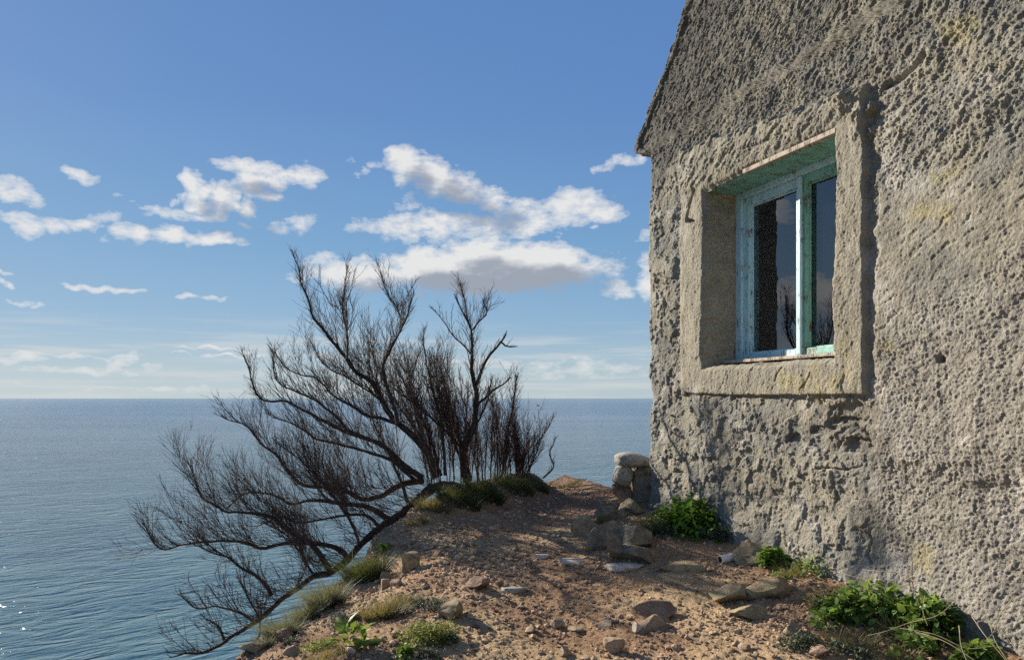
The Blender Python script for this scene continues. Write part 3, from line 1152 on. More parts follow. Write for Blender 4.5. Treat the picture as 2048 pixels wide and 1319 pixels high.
    reveal(v[k0, i0:i1 + 1], None, lambda t: .205 + .035 * t, 30, 160, np.array([.34, .29, .215]))
    reveal(v[k1, i0:i1 + 1], None, lambda t: 1.40, 10, 165, np.array([.30, .26, .21]))
    sub('window_surround', band, np.concatenate(ev), np.concatenate(ef), np.concatenate(ec))


build_wall()


def wbox(name, s0, s1, p0, p1, z0, z1, mat, parent, bev=.004, shear=0.0):
    """box in wall coordinates: along the wall, out of the wall, up"""
    v, q = box_vf(s0, s1, p0, p1, z0, z1)
    w = wp(v[:, 0], v[:, 1], v[:, 2] + shear * v[:, 1]) - (HORG if parent is not None else 0)
    o = mesh_obj(name, w, q, mat, parent, smooth=False)
    return bevel(o, bev) if bev else o


# rest of the building: side walls, back gable, roof slabs
for s0, s1 in ((.03, .33), (S_MAX - .33, S_MAX - .03)):
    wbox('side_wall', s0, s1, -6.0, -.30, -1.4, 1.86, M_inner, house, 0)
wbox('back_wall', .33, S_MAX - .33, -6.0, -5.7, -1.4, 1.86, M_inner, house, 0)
mid = S_MAX / 2
zr = 1.985 + (mid + .235) / .955


def roof_slab(sgn):
    pts = []
    e = -.215 if sgn < 0 else S_MAX + .215
    for p in (-.015, -6.2):
        for (s, z) in ((e, 1.965), (mid, zr - .025), (mid, zr - .12), (e + .06 * (1 if sgn < 0 else -1), 1.89)):
            pts.append(wp(s, p, z))
    v = np.array(pts) - HORG
    q = np.array([(0, 1, 5, 4), (1, 2, 6, 5), (2, 3, 7, 6), (3, 0, 4, 7), (0, 3, 2, 1), (4, 5, 6, 7)])
    mesh_obj('roof_slope', v, q, M_slate, house, smooth=False)


roof_slab(-1)
roof_slab(1)
v = np.array([wp(.33, -5.75, 1.86), wp(S_MAX - .33, -5.75, 1.86), wp(mid, -5.75, zr - .1), wp(.33, -5.95, 1.86), wp(S_MAX - .33, -5.95, 1.86), wp(mid, -5.95, zr - .1)]) - HORG
mesh_obj('back_gable', v, [np.array([(0, 1, 2), (3, 5, 4)])], M_inner, house, smooth=False)
# inside face of the gable wall round the window, so that the room is dark
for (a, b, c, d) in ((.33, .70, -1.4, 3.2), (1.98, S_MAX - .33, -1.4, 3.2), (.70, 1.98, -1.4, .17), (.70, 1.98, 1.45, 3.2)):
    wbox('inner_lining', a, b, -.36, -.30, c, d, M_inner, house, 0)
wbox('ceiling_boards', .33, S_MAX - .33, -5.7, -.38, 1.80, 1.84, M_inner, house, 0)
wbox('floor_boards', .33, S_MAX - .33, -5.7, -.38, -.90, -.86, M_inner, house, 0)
sh = wbox('shelf', .45, 2.3, -.62, -.42, .63, .665, M_wood, house, .002)

# the window: outer frame, two sashes each with a pane, lintel board and sill board
fr_o = .750
fr_i = 1.888
PF = -.212                                   # front of the outer frame


def frame_mesh(name, s0, s1, z0, z1, wl, wr, wb, wt, p0, p1, mat, parent, bev=.004):
    b = Batch()
    for bx in ((s0, s0 + wl, z0, z1), (s1 - wr, s1, z0, z1), (s0 + wl, s1 - wr, z0, z0 + wb), (s0 + wl, s1 - wr, z1 - wt, z1)):
        v, q = box_vf(bx[0], bx[1], p0, p1, bx[2], bx[3])
        b.add(wp(v[:, 0], v[:, 1], v[:, 2]), q)
    return bevel(b.build(name, mat, parent, False, HORG), bev)


win = frame_mesh('window', fr_o, fr_i, .225, 1.372, .062, .062, .030, .045, PF - .09, PF, M_paint, house)
win['label'] = 'peeling turquoise two-sash wooden window'
for k, (a, b, mat) in enumerate(((.808, 1.364, M_paint), (1.364, 1.825, M_paint_green))):
    p_off = -.020 if k == 0 else -.008
    sash = frame_mesh('sash', a + .002, b - .002, .258, 1.326, .056 if k == 0 else .038, .052 if k == 0 else .06, .040, .050, PF + p_off - .060, PF + p_off, mat, win)
    # glazing bead and pane
    a2, b2 = a + (.056 if k == 0 else .038), b - (.052 if k == 0 else .06)
    v = wp(np.array([a2 - .004, b2 + .004, b2 + .004, a2 - .004] * 2), np.array([PF + p_off - .042] * 4 + [PF + p_off - .046] * 4),
           np.array([.294, .294, 1.280, 1.280] * 2)) - HORG
    q = np.array([(0, 1, 2, 3), (7, 6, 5, 4), (0, 4, 5, 1), (1, 5, 6, 2), (2, 6, 7, 3), (3, 7, 4, 0)])
    mesh_obj('pane', v, q, M_glass, win, smooth=False)
    bd = frame_mesh('glazing_bead', a2 - .001, b2 + .001, .297, 1.277, .010, .010, .010, .010, PF + p_off - .040, PF + p_off - .026, M_paint_green if k else M_paint, win, .003)
wbox('cover_strip', 1.345, 1.383, PF - .008, PF + .012, .262, 1.322, M_paint, win, .006)
wbox('lintel_board', .748, 1.905, PF + .002, .000, 1.374, 1.402, M_paint_green, house, .004, shear=.03)
wbox('lintel_edge', 1.15, 1.905, .001, .036, 1.374, 1.402, M_wood, house, .004)
wbox('sill_board', .765, 1.872, PF - .02, -.10, .222, .242, M_wood, house, .005, shear=-.08)

# ------------------------------------------------------------------ rocks and stones
def ico(sub):
    import bmesh
    bm = bmesh.new()
    bmesh.ops.create_icosphere(bm, subdivisions=sub, radius=1.0)
    v = np.array([x.co[:] for x in bm.verts])
    f = np.array([[q.index for q in x.verts] for x in bm.faces])
    bm.free()
    return v, f


ICO = {k: ico(k) for k in (1, 2, 3, 4)}


def n3(v, sc, seed):
    return (perlin(v[:, 0] * sc + v[:, 2] * .37 * sc, v[:, 1] * sc - v[:, 2] * .61 * sc, seed) + perlin(v[:, 1] * sc + 4.1, v[:, 2] * sc + v[:, 0] * .2, seed + 5)) * .6


def rock_vf(rnd, size, sub=3, facets=7, rough=.10, rounded=False, boxy=1.0):
    v, f = ICO[sub]
    v = np.sign(v) * np.abs(v) ** boxy
    for k in range(facets):
        n = np.array([rnd.gauss(0, 1) for _ in range(3)])
        n /= np.linalg.norm(n)
        lim = rnd.uniform(.50, .85) if rounded else rnd.uniform(.34, .78)
        d = v @ n
        v = v - np.clip(d - lim, 0, None)[:, None] * n * (.55 if rounded else .985)
    sd = rnd.uniform(0, 50)
    v = v * (1 + rough * n3(v, 2.1, sd) + rough * .5 * n3(v, 5.3, sd + 2) + (rough * .38 * n3(v, 12, sd + 4) + rough * .16 * n3(v, 27, sd + 6) if sub > 2 else 0))[:, None]
    return v * np.asarray(size), f


def rotz(v, a):
    c, s = math.cos(a), math.sin(a)
    return v @ np.array([[c, s, 0], [-s, c, 0], [0, 0, 1]])


def rotx(v, a):
    c, s = math.cos(a), math.sin(a)
    return v @ np.array([[1, 0, 0], [0, c, s], [0, -s, c]])


def roty(v, a):
    c, s = math.cos(a), math.sin(a)
    return v @ np.array([[c, 0, -s], [0, 1, 0], [s, 0, c]])


GROUND_HEIGHT = {}


def rock(name, label, x, y, w, hgt, depth=.8, mat=None, seed=1, sink=.25, yaw=0.0, pitch=0.0, roll=0.0, facets=11, sub=4, rough=.10, rounded=False, Z=None, lift=0.0, boxy=1.0, cat='rock', group=None, tone=.5):
    """x, y: foot of the stone in the photograph; w, hgt: its size there in pixels"""
    rnd = random.Random(seed)
    q = on_ground(x, y) if Z is None else P3(x, y, Z)
    k = q[1] / F
    sx = w * k / 2
    sz = hgt * k / 2
    v, f = rock_vf(rnd, (sx * 1.12, sx * depth * 1.12, sz * (1.15 + sink)), sub, facets, rough, rounded, boxy)
    if True:                              # the cuts make it smaller: bring it back to its size
        v = v * (np.array([sx, sx * depth, sz * (1 + sink)]) / np.maximum(np.abs(v).max(0), 1e-6))
    v = rotz(roty(rotx(v, pitch), roll), yaw)
    lo = v[:, 2].min()
    v[:, 2] -= lo + sink * sz * 2 - lift
    if Z is None:
        q = q + np.array([0, sx * depth * .6, 0])
        q[2] = float(terrain(q[0], q[1], False))
    o = mesh_obj(name, v, [f], mat, None, smooth=True, attrs={'tone': np.full(len(v), tone)})
    md = o.modifiers.new('edge', 'EDGE_SPLIT')
    md.split_angle = math.radians(38)
    o.location = q
    tag(o, label, cat, group)
    return o


R = rock
R('boulder', 'arched dark brown rock left of the green leafy clump', 1206, 1100, 84, 54, .7, M_stone_dark, 11, .2, .3, 0, -.25)
R('boulder', 'rounded upright dark rock in front of the arched rock', 1232, 1124, 62, 60, .8, M_stone_dark, 12, .15, 0)
R('boulder', 'dark humped rock right behind the rounded upright one', 1272, 1105, 96, 54, .7, M_stone_dark, 13, .2, .5)
R('boulder', 'low flat rock at the foot of the leafy clump', 1280, 1128, 108, 32, .6, M_stone_dark, 14, .2, .1)
R('boulder', 'broad tan-topped rock left of the dark rock group', 1182, 1072, 76, 48, .9, M_stone_slab, 15, .3, .2)
R('boulder', 'small rock half buried behind the tan-topped rock', 1214, 1045, 50, 34, .9, M_stone_dark, 16, .3, .7)
R('flat_rock', 'flat ochre slab, left one of the pair beside the path', 1452, 1208, 100, 34, .75, M_stone_slab, 21, .25, .25, 0, -.12)
R('flat_rock', 'flat ochre slab with a dark broken end, right of the pair', 1538, 1196, 118, 48, .7, M_stone_slab, 22, .25, .3, 0, -.20)
R('rock', 'rounded ochre rock in front of the two slabs', 1505, 1240, 84, 30, .7, M_stone_slab, 23, .3, .1)
R('rock', 'low reddish rock breaking the path, rear of two', 1306, 1240, 100, 34, .7, M_stone_red, 24, .55, .4, 0, -.1, 9)
R('rock', 'low reddish rock breaking the path, front of two', 1290, 1262, 92, 32, .7, M_stone_tan, 25, .5, .2, 0, -.15, 9)
R('stone', 'small square pale stone standing on the path', 1216, 1246, 20, 15, .9, M_stone_pale, 26, .05, .4, 0, 0, 10, 3, cat='stone')
R('stone', 'thin flat tan stone in front of the square one', 1212, 1258, 40, 11, .8, M_stone_tan, 27, .1, .2, 0, -.15, 8, 3, cat='stone')
R('stone', 'pale angular stone at the foot of the front reddish rock', 1275, 1266, 26, 20, .9, M_stone_pale, 28, .1, .9, 0, 0, 9, 3, cat='stone')
R('stone', 'tilted wedge of stone with a shaded side on the near path', 1116, 1260, 30, 22, .9, M_stone_tan, 29, .1, .5, 0, -.4, 8, 3, cat='stone')
R('stone', 'orange-tan flat stone beside the tilted wedge', 1150, 1266, 36, 12, .9, M_stone_slab, 30, .2, 0, 0, 0, 8, 3, cat='stone')
R('rock', 'dark-sided stone near the bottom edge of the path', 1230, 1306, 46, 30, .9, M_stone_tan, 31, .15, .2, 0, -.2, 8)
R('stone', 'pale flat stone left of the dark-sided stone', 1130, 1312, 32, 20, .9, M_stone_tan, 32, .15, .6, 0, 0, 8, 3, cat='stone')
R('rock', 'grey-brown rock left behind the pointed slate', 950, 1178, 62, 26, .8, M_stone_red, 34, .25, .2, 0, -.1)
R('stone', 'small brown stone touching the tip of the slate', 998, 1174, 22, 14, .9, M_stone_red, 35, .1, .4, 0, 0, 8, 3, cat='stone')
R('boulder', 'square brown boulder at the bank below the grassy ridge', 818, 1142, 46, 38, .9, M_stone_slab, 36, .2, .5)
R('rock', 'broad buried rock beside the grey-green cushion', 905, 1240, 66, 40, .8, M_stone_slab, 37, .3, .3, 0, -.1)
R('rock', 'rough knob of old mortar beside the white pipe', 1516, 1130, 84, 46, .8, M_stone_slab, 38, .2, .2, 0, -.25, 9, 4, .26)
R('rock', 'tan stone in the bank behind the dry grass tuft', 770, 1180, 28, 26, .6, M_stone_tan, 43, .1, .2, 0, .3, 8, 3)
R('rock', 'dark hollow-sided rock on the slope above the dry grass', 766, 1164, 26, 20, .9, M_stone_dark, 44, .1, .8)
R('rock', 'long tan stone at the bottom left slope', 508, 1306, 70, 24, .7, M_stone_tan, 45, .3, .3)
R('rock', 'tan stone right of the long one at the bottom left', 590, 1312, 56, 24, .8, M_stone_tan, 46, .3, .1)
R('rock', 'reddish stone on the left slope below the silvery grass', 566, 1282, 40, 22, .8, M_stone_red, 47, .2, .7)
R('rock', 'flat ochre stone between moss and dry grass', 716, 1236, 38, 18, .9, M_stone_slab, 48, .3, .4)
R('stone', 'pale stone below the broad-leaved rosette', 700, 1312, 20, 16, .9, M_stone_pale, 49, .1, .4, 0, 0, 8, 3, cat='stone')
R('rock', 'brown rock breaking the near path at the bottom right', 1640, 1316, 50, 22, .8, M_stone_red, 50, .3, .2)
R('rock', 'smooth ochre rock behind the low weed at bottom right', 1590, 1270, 44, 26, .9, M_stone_slab, 51, .4, .2)
# stones at the far corner of the house
R('cobble', 'rounded pale cobble standing on the masonry stub', 1244, 972, 41, 43, .9, M_cobble, 61, .02, .2, 0, .06, 2, 4, .05, True, Z=5.75, boxy=.68, cat='stone', lift=.0)
R('cobble', 'long speckled cobble lying across the top of the stack', 1266, 935, 74, 31, .75, M_cobble, 62, .0, .15, 0, .05, 2, 4, .06, True, Z=5.78, boxy=.70, cat='stone', lift=.0)
R('masonry', 'rough mortared stub of wall under the cobbles', 1288, 1018, 60, 90, .8, M_stone_dark, 63, .02, .1, 0, 0, 0, 4, .26, Z=5.80, boxy=.36, cat='masonry')
R('masonry', 'rusty lump of mortar under the upright pale cobble', 1245, 1014, 48, 46, .8, M_stone_red, 64, .02, .2, 0, .05, 3, 4, .24, Z=5.74, boxy=.6, cat='masonry')
R('rock', 'tan footing stone under the masonry stub', 1256, 1028, 66, 38, .9, M_stone_slab, 65, .2, .1, Z=5.55)
R('rock', 'dark footing stone at the left of the masonry stub', 1240, 1040, 50, 24, .9, M_stone_dark, 66, .2, .5, Z=5.5)


def flush_stone(name, label, x, y, w, depth, mat, seed, show=.010, thick=.035, tilt=0.0, cat='rock'):
    """a worn stone set into the path: x, y is its middle in the photograph"""
    rnd = random.Random(seed)
    q = on_ground(x, y)
    sx = w * q[1] / F / 2
    v, f = rock_vf(rnd, (1, 1, 1), 4, 13, .10)
    v = v / np.abs(v).max(0) * np.array([sx, sx * depth, thick])
    v[:, 2] = np.where(v[:, 2] > 0, v[:, 2].clip(0, thick * .35) + .15 * v[:, 2], v[:, 2])
    v = rotx(rotz(v, rnd.uniform(-.3, .3)), tilt)
    o = mesh_obj(name, v, [f], mat, None, attrs={'tone': np.full(len(v), .5)})
    q[2] = float(terrain(q[0], q[1], False)) + .012 + show - v[:, 2].max()
    o.location = q
    return tag(o, label, cat)


flush_stone('slate', 'smooth grey pointed slate lying flat in the path', 1030, 1181, 84, .55, M_stone_grey, 33, .012, .03, -.08, 'slate')
flush_stone('flat_rock', 'white worn stone flush with the path, left of two', 1086, 1114, 36, .6, M_stone_pale, 39)
flush_stone('flat_rock', 'white worn stone flush with the path, right of two', 1144, 1126, 68, .6, M_stone_pale, 40)
flush_stone('flat_rock', 'sandy bedrock patch in front of the dark rocks', 1244, 1138, 96, .7, M_stone_pale, 41, .012, .05)
flush_stone('flat_rock', 'ochre bedrock under the leafy clump', 1366, 1136, 120, .6, M_stone_slab, 42, .02, .06)


# loose stones one could count: copies of a few shapes
def scatter_stones():
    rnd = random.Random(5)
    protos = []
    for k in range(7):
        v, f = rock_vf(rnd, (1, rnd.uniform(.65, .95), rnd.uniform(.4, .65)), 3, 9, .10)
        mat = (M_stone_tan, M_stone_red, M_stone_slab, M_stone_red, M_stone_tan, M_stone_red, M_stone_tan)[k]
        me = mesh_obj('loose_stone', v, [f], mat, None, True, {'tone': np.full(len(v), .5)})
        me.modifiers.new('edge', 'EDGE_SPLIT').split_angle = math.radians(34)
        protos.append(me)
    used = set()
    n = 0
    tries = 0
    while n < 150 and tries < 4000:
        tries += 1
        if rnd.random() < .62:
            x, y = rnd.gauss(920, 105), rnd.gauss(1110, 38)
        else:
            x, y = rnd.uniform(600, 1620), rnd.uniform(1060, 1318)
        if not (560 < x < 1640 and 1020 < y < 1319):
            continue
        q = on_ground(x, y)
        if edge_dist(q[0], q[1]) < .06 or wdist(q[0], q[1]) < .3:
            continue
        k = rnd.randrange(7)
        o = protos[k]
        if k in used:
            o = protos[k].copy()
            C.objects.link(o)
        used.add(k)
        r = min(.012 + rnd.expovariate(1 / .010), .055)
        o.scale = (r, r, r * rnd.uniform(.7, 1.1))
        o.rotation_euler = (rnd.uniform(-.4, .4), rnd.uniform(-.4, .4), rnd.uniform(0, 6.28))
        o.location = (q[0], q[1], float(terrain(q[0], q[1])) + r * .22)
        tag(o, 'small angular brown stone lying loose on the dirt path', 'stone', 'loose stones scattered over the path')
        n += 1


scatter_stones()


def gravel():
    rnd = np.random.default_rng(3)
    n = 52000
    x = rnd.uniform(-1.5, 2.1, n)
    y = 2.5 + 4.9 * rnd.uniform(0, 1, n) ** 1.25
    e = edge_dist(x, y)
    w = wdist(x, y)
    dens = .28 + .9 * sst(-.1, .6, perlin(x * 1.7, y * 1.7, 201)) + .5 * np.exp(-((x + .35) ** 2 / .2 + (y - 4.6) ** 2 / .6))
    keep = (e > -.05) & (w > .12) & (rnd.uniform(0, 1, n) < dens)
    x, y = x[keep], y[keep]
    n = len(x)
    z = terrain(x, y)
    bv, bf = ICO[1]
    band = np.exp(-((x + .42) ** 2 / .22 + (y - 4.7) ** 2 / .7))
    r = np.minimum(.0028 + rnd.exponential(.0034 + .0022 * band, n), .024)
    sc = np.stack([r, r * rnd.uniform(.6, 1, n), r * rnd.uniform(.4, .8, n)], 1)
    jit = 1 + rnd.normal(0, .16, (n, len(bv)))
    v = bv[None] * jit[..., None] * sc[:, None]
    a = rnd.uniform(0, 6.28, n)
    ca, sa = np.cos(a)[:, None], np.sin(a)[:, None]
    vx = v[..., 0] * ca - v[..., 1] * sa
    vy = v[..., 0] * sa + v[..., 1] * ca
    v = np.stack([vx + x[:, None], vy + y[:, None], v[..., 2] + z[:, None] + .25 * r[:, None]], -1)
    f = bf[None] + (np.arange(n) * len(bv))[:, None, None]
    tone = np.repeat(np.clip(rnd.normal(.55, .28, n), 0, 1.2), len(bv))
    o = mesh_obj('gravel', v.reshape(-1, 3), [f.reshape(-1, 3)], M_gravel, None, False, {'tone': tone})
    tag(o, 'fine brown gravel strewn over the dirt path', 'gravel', kind='stuff')


gravel()

# ------------------------------------------------------------------ bare tamarisk shrubs on the edge
RT = random.Random(12)


def resample(pts, step):
    pts = np.asarray(pts, float)
    d = np.r_[0, np.cumsum(np.linalg.norm(np.diff(pts, axis=0), axis=1))]
    n = max(3, int(d[-1] / step) + 1)
    t = np.linspace(0, d[-1], n)
    # smooth by Catmull-Rom style cubic interpolation
    out = np.empty((n, pts.shape[1]))
    for c in range(pts.shape[1]):
        m = np.gradient(pts[:, c], d)
        i = np.clip(np.searchsorted(d, t, side='right') - 1, 0, len(d) - 2)
        h = d[i + 1] - d[i]
        s = (t - d[i]) / h
        out[:, c] = (2 * s ** 3 - 3 * s ** 2 + 1) * pts[i, c] + (s ** 3 - 2 * s ** 2 + s) * h * m[i] + (-2 * s ** 3 + 3 * s ** 2) * pts[i + 1, c] + (s ** 3 - s ** 2) * h * m[i + 1]
    return out, t


def trunk_depth(x):
    return 4.35 + (x - 400) / 480.0 * 1.75


def limb3(px, z0, z1):
    px = np.asarray(px, float)
    d = np.r_[0, np.cumsum(np.hypot(*np.diff(px, axis=0).T))]
    Z = z0 + (z1 - z0) * d / d[-1]
    return np.stack([(px[:, 0] - 1024) / F * Z, Z, (HOR - px[:, 1]) / F * Z], 1)


def rvec():
    return np.array([RT.gauss(0, 1), RT.gauss(0, 1), RT.gauss(0, 1)])


def unit(v):
    return v / (np.linalg.norm(v) + 1e-9)


def grow(p, d, L, up, n, jit):
    """a twig: a polyline that wanders and turns upward"""
    pts = [p]
    for i in range(n):
        d = unit(d + np.array([0, 0, up]) + rvec() * jit)
        p = p + d * (L / n)
        pts.append(p)
    return np.array(pts), d


def twig(b, p, d, L, r, level, up=.10):
    n = max(3, int(L / .045))
    pts, dl = grow(p, d, L, up * .8, n, .062)
    rad = np.linspace(r, max(r * .42, .0008), n + 1)
    b.add(*tube(pts, rad, 3 if r < .004 else 4))
    if level > 0 and L > .07:
        k = int(L / (.050 if level > 1 else .078)) + 1
        for j in range(k):
            t = RT.uniform(.15, .97)
            i = min(int(t * n), n - 1)
            q = pts[i] + (pts[i + 1] - pts[i]) * (t * n - i)
            dd = unit(pts[i + 1] - pts[i])
            side = unit(np.cross(dd, rvec()))
            d2 = unit(dd + side * RT.uniform(.30, .85))
            twig(b, q, d2, L * RT.uniform(.30, .78) * (1.15 - .5 * t), max(r * .62, .0010), level - 1, up)


UP = np.array([0, 0, 1.0])


def make_branch(root, org, px, r0, r1, z0, z1, twig_len=.30, density=1.0, start=.12, mat=None, tmat=None, up=.55, sec=1.0, name='branch'):
    pts, t = resample(limb3(px, z0, z1), .035)
    L = t[-1]
    f = t / L
    wob = np.stack([fbm(t * 7, t * 0 + RT.uniform(0, 99), 2, 3), fbm(t * 7, t * 0 + RT.uniform(0, 99), 2, 5), fbm(t * 7, t * 0 + RT.uniform(0, 99), 2, 7)], 1) * .008
    pts = pts + wob * np.minimum(1, f * 8)[:, None]
    rad = r0 + (r1 - r0) * f ** .8
    rad = rad * (1 + .14 * fbm(t * 11, t * 0 + 3, 2, int(RT.uniform(0, 40))))
    b = Batch()
    b.add(*tube(pts, np.maximum(rad, .0012), 8 if r0 > .01 else 6))
    br = b.build(name, mat or M_bark, root, True, org)
    tb = Batch()
    step = .0128 / density
    twig_len = twig_len * 1.30
    q = start * L
    while q < L * .995:
        i = min(int(q / L * (len(pts) - 1)), len(pts) - 2)
        p = pts[i] + (pts[i + 1] - pts[i]) * (q / L * (len(pts) - 1) - i)
        d = unit(pts[min(i + 2, len(pts) - 1)] - pts[max(i - 1, 0)])
        ff = q / L
        side = unit(np.cross(d, rvec()))
        d2 = unit(d * RT.uniform(.35, .95) + UP * up * RT.uniform(.3, 1.2) + side * RT.uniform(.1, .55) * np.array([1, 1, .6]))
        ll = twig_len * RT.uniform(.35, 1.25) * (1.0 - .25 * ff) * (1 - .45 * max(0.0, ff - .7) / .3)
        if RT.random() < .16 * sec:
            twig(tb, p, d2, ll * 1.75, max(.0042 * (1 - .4 * ff), .0026), 2)
        else:
            twig(tb, p, d2, ll, RT.uniform(.0013, .0023), 1)
        q += step * RT.uniform(.5, 1.5)
    # the tip runs out in a spray
    d = unit(pts[-1] - pts[-3])
    for k in range(3):
        twig(tb, pts[-1], unit(d + rvec() * .18), twig_len * RT.uniform(.2, .45), max(r1 * .8, .0014), 1)
    tb.build('twigs', tmat or M_twig, br, False, org)
    return br


def kr(wpx, Z):
    return wpx / 2.0 * Z / F


baseA = P3(884, 962, 6.05)
shrubA = empty('bare_shrub', tuple(baseA))
tag(shrubA, 'wide leafless windswept shrub leaning left over the cliff edge', 'shrub')
TR = [(935, 990), (905, 972), (875, 972), (846, 990), (806, 1024), (759, 1056), (726, 1083), (696, 1118), (663, 1142), (630, 1152), (579, 1186), (543, 1216), (513, 1243), (473, 1266), (440, 1289), (413, 1303), (372, 1305)]
make_branch(shrubA, baseA, TR, kr(24, 6.05), kr(4.5, 4.2), 6.15, 4.25, .20, 1.5, .10, name='trunk', sec=1.0)
LA = [
    # pixels, width at foot, width at tip, depth drift, twig length
    ([(696, 1120), (689, 1106), (643, 1088), (593, 1085), (560, 1088), (526, 1096), (490, 1084), (446, 1081), (400, 1083), (360, 1090), (325, 1098), (306, 1082), (292, 1055)], 12, 2.0, -.35, .26, 1.2),
    ([(663, 1144), (640, 1110), (620, 1084), (580, 1062), (543, 1035), (493, 1025), (456, 1023), (430, 1010), (406, 996), (392, 965), (382, 934)], 13, 2.0, .2, .28, 1.2),
    ([(779, 1040), (740, 1014), (693, 1008), (609, 1001), (579, 1008), (556, 992), (526, 985), (493, 985), (462, 1008)], 13, 2.5, .25, .26, 1.0),
    ([(846, 960), (799, 968), (759, 992), (726, 997), (690, 980), (655, 974), (609, 970), (578, 945), (548, 905), (524, 890), (497, 854), (447, 836)], 15, 2.0, .35, .26, 1.2),
    ([(543, 1190), (536, 1173), (506, 1146), (480, 1134), (460, 1116), (426, 1104), (388, 1090)], 9, 2.0, -.2, .20, .9),
    ([(450, 1283), (440, 1255), (428, 1244), (410, 1236)], 6, 2.5, -.1, .12, .8),
    ([(513, 1246), (490, 1230), (460, 1219), (440, 1211), (392, 1216), (364, 1193)], 6.5, 2.5, .15, .14, .7),
    ([(500, 1290), (520, 1268), (519, 1243), (500, 1200), (478, 1160)], 6, 2.0, .1, .18, 1.0),
    # upper limbs
    ([(872, 955), (865, 938), (857, 909), (832, 878), (796, 846), (775, 821), (755, 783), (735, 757), (712, 743), (692, 716), (676, 697), (645, 657), (625, 632), (617, 598), (604, 570), (598, 540), (590, 520)], 17, 1.8, -.3, .24, 1.0),
    ([(796, 848), (786, 807), (771, 764), (767, 732), (782, 697), (800, 661), (799, 626), (785, 603), (770, 575), (764, 552)], 9, 1.6, .35, .20, 1.1),
    ([(845, 955), (814, 935), (763, 890), (711, 870), (648, 842), (605, 819), (578, 803), (522, 797), (506, 772), (499, 738), (489, 713)], 13, 2.0, .1, .22, 1.0),
    ([(800, 848), (767, 838), (735, 830), (704, 813), (664, 787), (633, 757), (597, 747), (572, 734), (553, 712)], 9, 1.8, .4, .22, 1.0),
    ([(740, 880), (696, 858), (670, 831), (629, 799), (593, 783), (566, 771), (549, 752), (545, 720)], 8, 1.8, -.2, .20, 1.0),
    ([(694, 718), (696, 690), (692, 655), (684, 610), (690, 575), (693, 550)], 5.5, 1.5, .15, .18, 1.1),
    ([(800, 664), (812, 634), (820, 610), (827, 590)], 4.5, 1.5, .1, .13, 1.0),
    ([(830, 960), (790, 925), (740, 905), (690, 890), (640, 880), (590, 850), (545, 835)], 9, 2, -.4, .22, 1.1),
    ([(880, 950), (868, 900), (850, 850), (825, 800), (805, 760), (790, 730)], 8, 2, .5, .24, 1.2),
    ([(760, 1056), (735, 1030), (690, 1030), (640, 1038), (600, 1045), (560, 1035), (520, 1050)], 8, 2, -.45, .24, 1.0),
    ([(720, 1090), (705, 1050), (680, 1010), (640, 960), (600, 920), (560, 890)], 7, 2, .5, .24, 1.2),
    ([(628, 1152), (610, 1120), (590, 1090), (560, 1060), (540, 1050)], 6, 2, .3, .22, 1.2),
    ([(580, 1188), (600, 1160), (610, 1130), (600, 1090)], 5, 2, .4, .22, 1.0),
    ([(882, 950), (852, 890), (812, 832), (782, 790), (762, 750), (742, 705)], 8, 1.8, .45, .22, 1.2),
    ([(890, 950), (886, 880), (878, 822), (862, 765), (850, 712), (846, 670)], 7, 1.8, .3, .20, 1.2),
    ([(800, 850), (760, 800), (720, 770), (690, 752), (650, 730), (625, 690)], 6, 1.8, .5, .20, 1.2),
    ([(857, 910), (840, 860), (828, 810), (822, 760), (835, 715)], 6, 1.6, .1, .20, 1.2),
    ([(820, 1015), (800, 960), (780, 910), (750, 850), (735, 800)], 8, 2, .3, .24, 1.2),
]
for px, w0, w1, dz, tl, dn in LA:
    x0 = px[0][0]
    z0 = min(trunk_depth(x0), 6.05) if x0 < 884 else 6.05
    make_branch(shrubA, baseA, px, kr(w0, z0), kr(w1, z0), z0, z0 + .12 + dz * .8, tl * .9, dn)

baseB = P3(936, 962, 6.35)
shrubB = empty('bare_shrub', tuple(baseB))
tag(shrubB, 'upright leafless shrub with a forked dead top right of the leaning one', 'shrub')
make_branch(shrubB, baseB, [(936, 962), (930, 935), (925, 905), (946, 856), (952, 810), (952, 779), (945, 752), (944, 701), (940, 653), (930, 632), (914, 598)], kr(20, 6.35), kr(1.8, 6.35), 6.35, 6.3, .18, 1.0, .15, name='trunk')
for px, w0, w1, dz, tl, dn in [
    ([(940, 656), (934, 630), (930, 605), (922, 574)], 4, 1.5, .1, .12, 1.0),
    ([(945, 660), (960, 640), (972, 630), (968, 606)], 4, 1.5, -.1, .12, 1.0),
    ([(952, 770), (960, 745), (970, 725), (991, 697), (1005, 679), (1011, 668)], 7.5, 4, .15, .07, .7),
    ([(1003, 684), (1012, 692), (1031, 692)], 4, 2.5, 0, .04, .4),
    ([(952, 812), (980, 787), (998, 772), (1015, 760)], 6, 3, .2, .10, .8),
    ([(946, 712), (930, 692), (909, 672), (889, 645), (867, 620)], 4, 1.5, -.2, .10, .6),
    ([(928, 905), (900, 870), (870, 842), (834, 813), (796, 783)], 6, 1.6, -.2, .22, 1.0),
    ([(936, 955), (915, 900), (893, 850), (880, 800), (872, 750), (868, 720)], 7, 1.6, .2, .22, 1.2),
    ([(930, 930), (918, 880), (905, 830), (892, 780), (880, 735)], 6, 1.6, .3, .20, 1.2),
    ([(948, 858), (962, 830), (975, 800), (982, 770)], 5, 1.6, -.2, .16, 1.0),
]:
    make_branch(shrubB, baseB, px, kr(w0, 6.35), kr(w1, 6.35), 6.35, 6.35 + dz, tl, dn, tmat=M_twig_red if w0 in (7, 6) and dn > 1.1 else None)

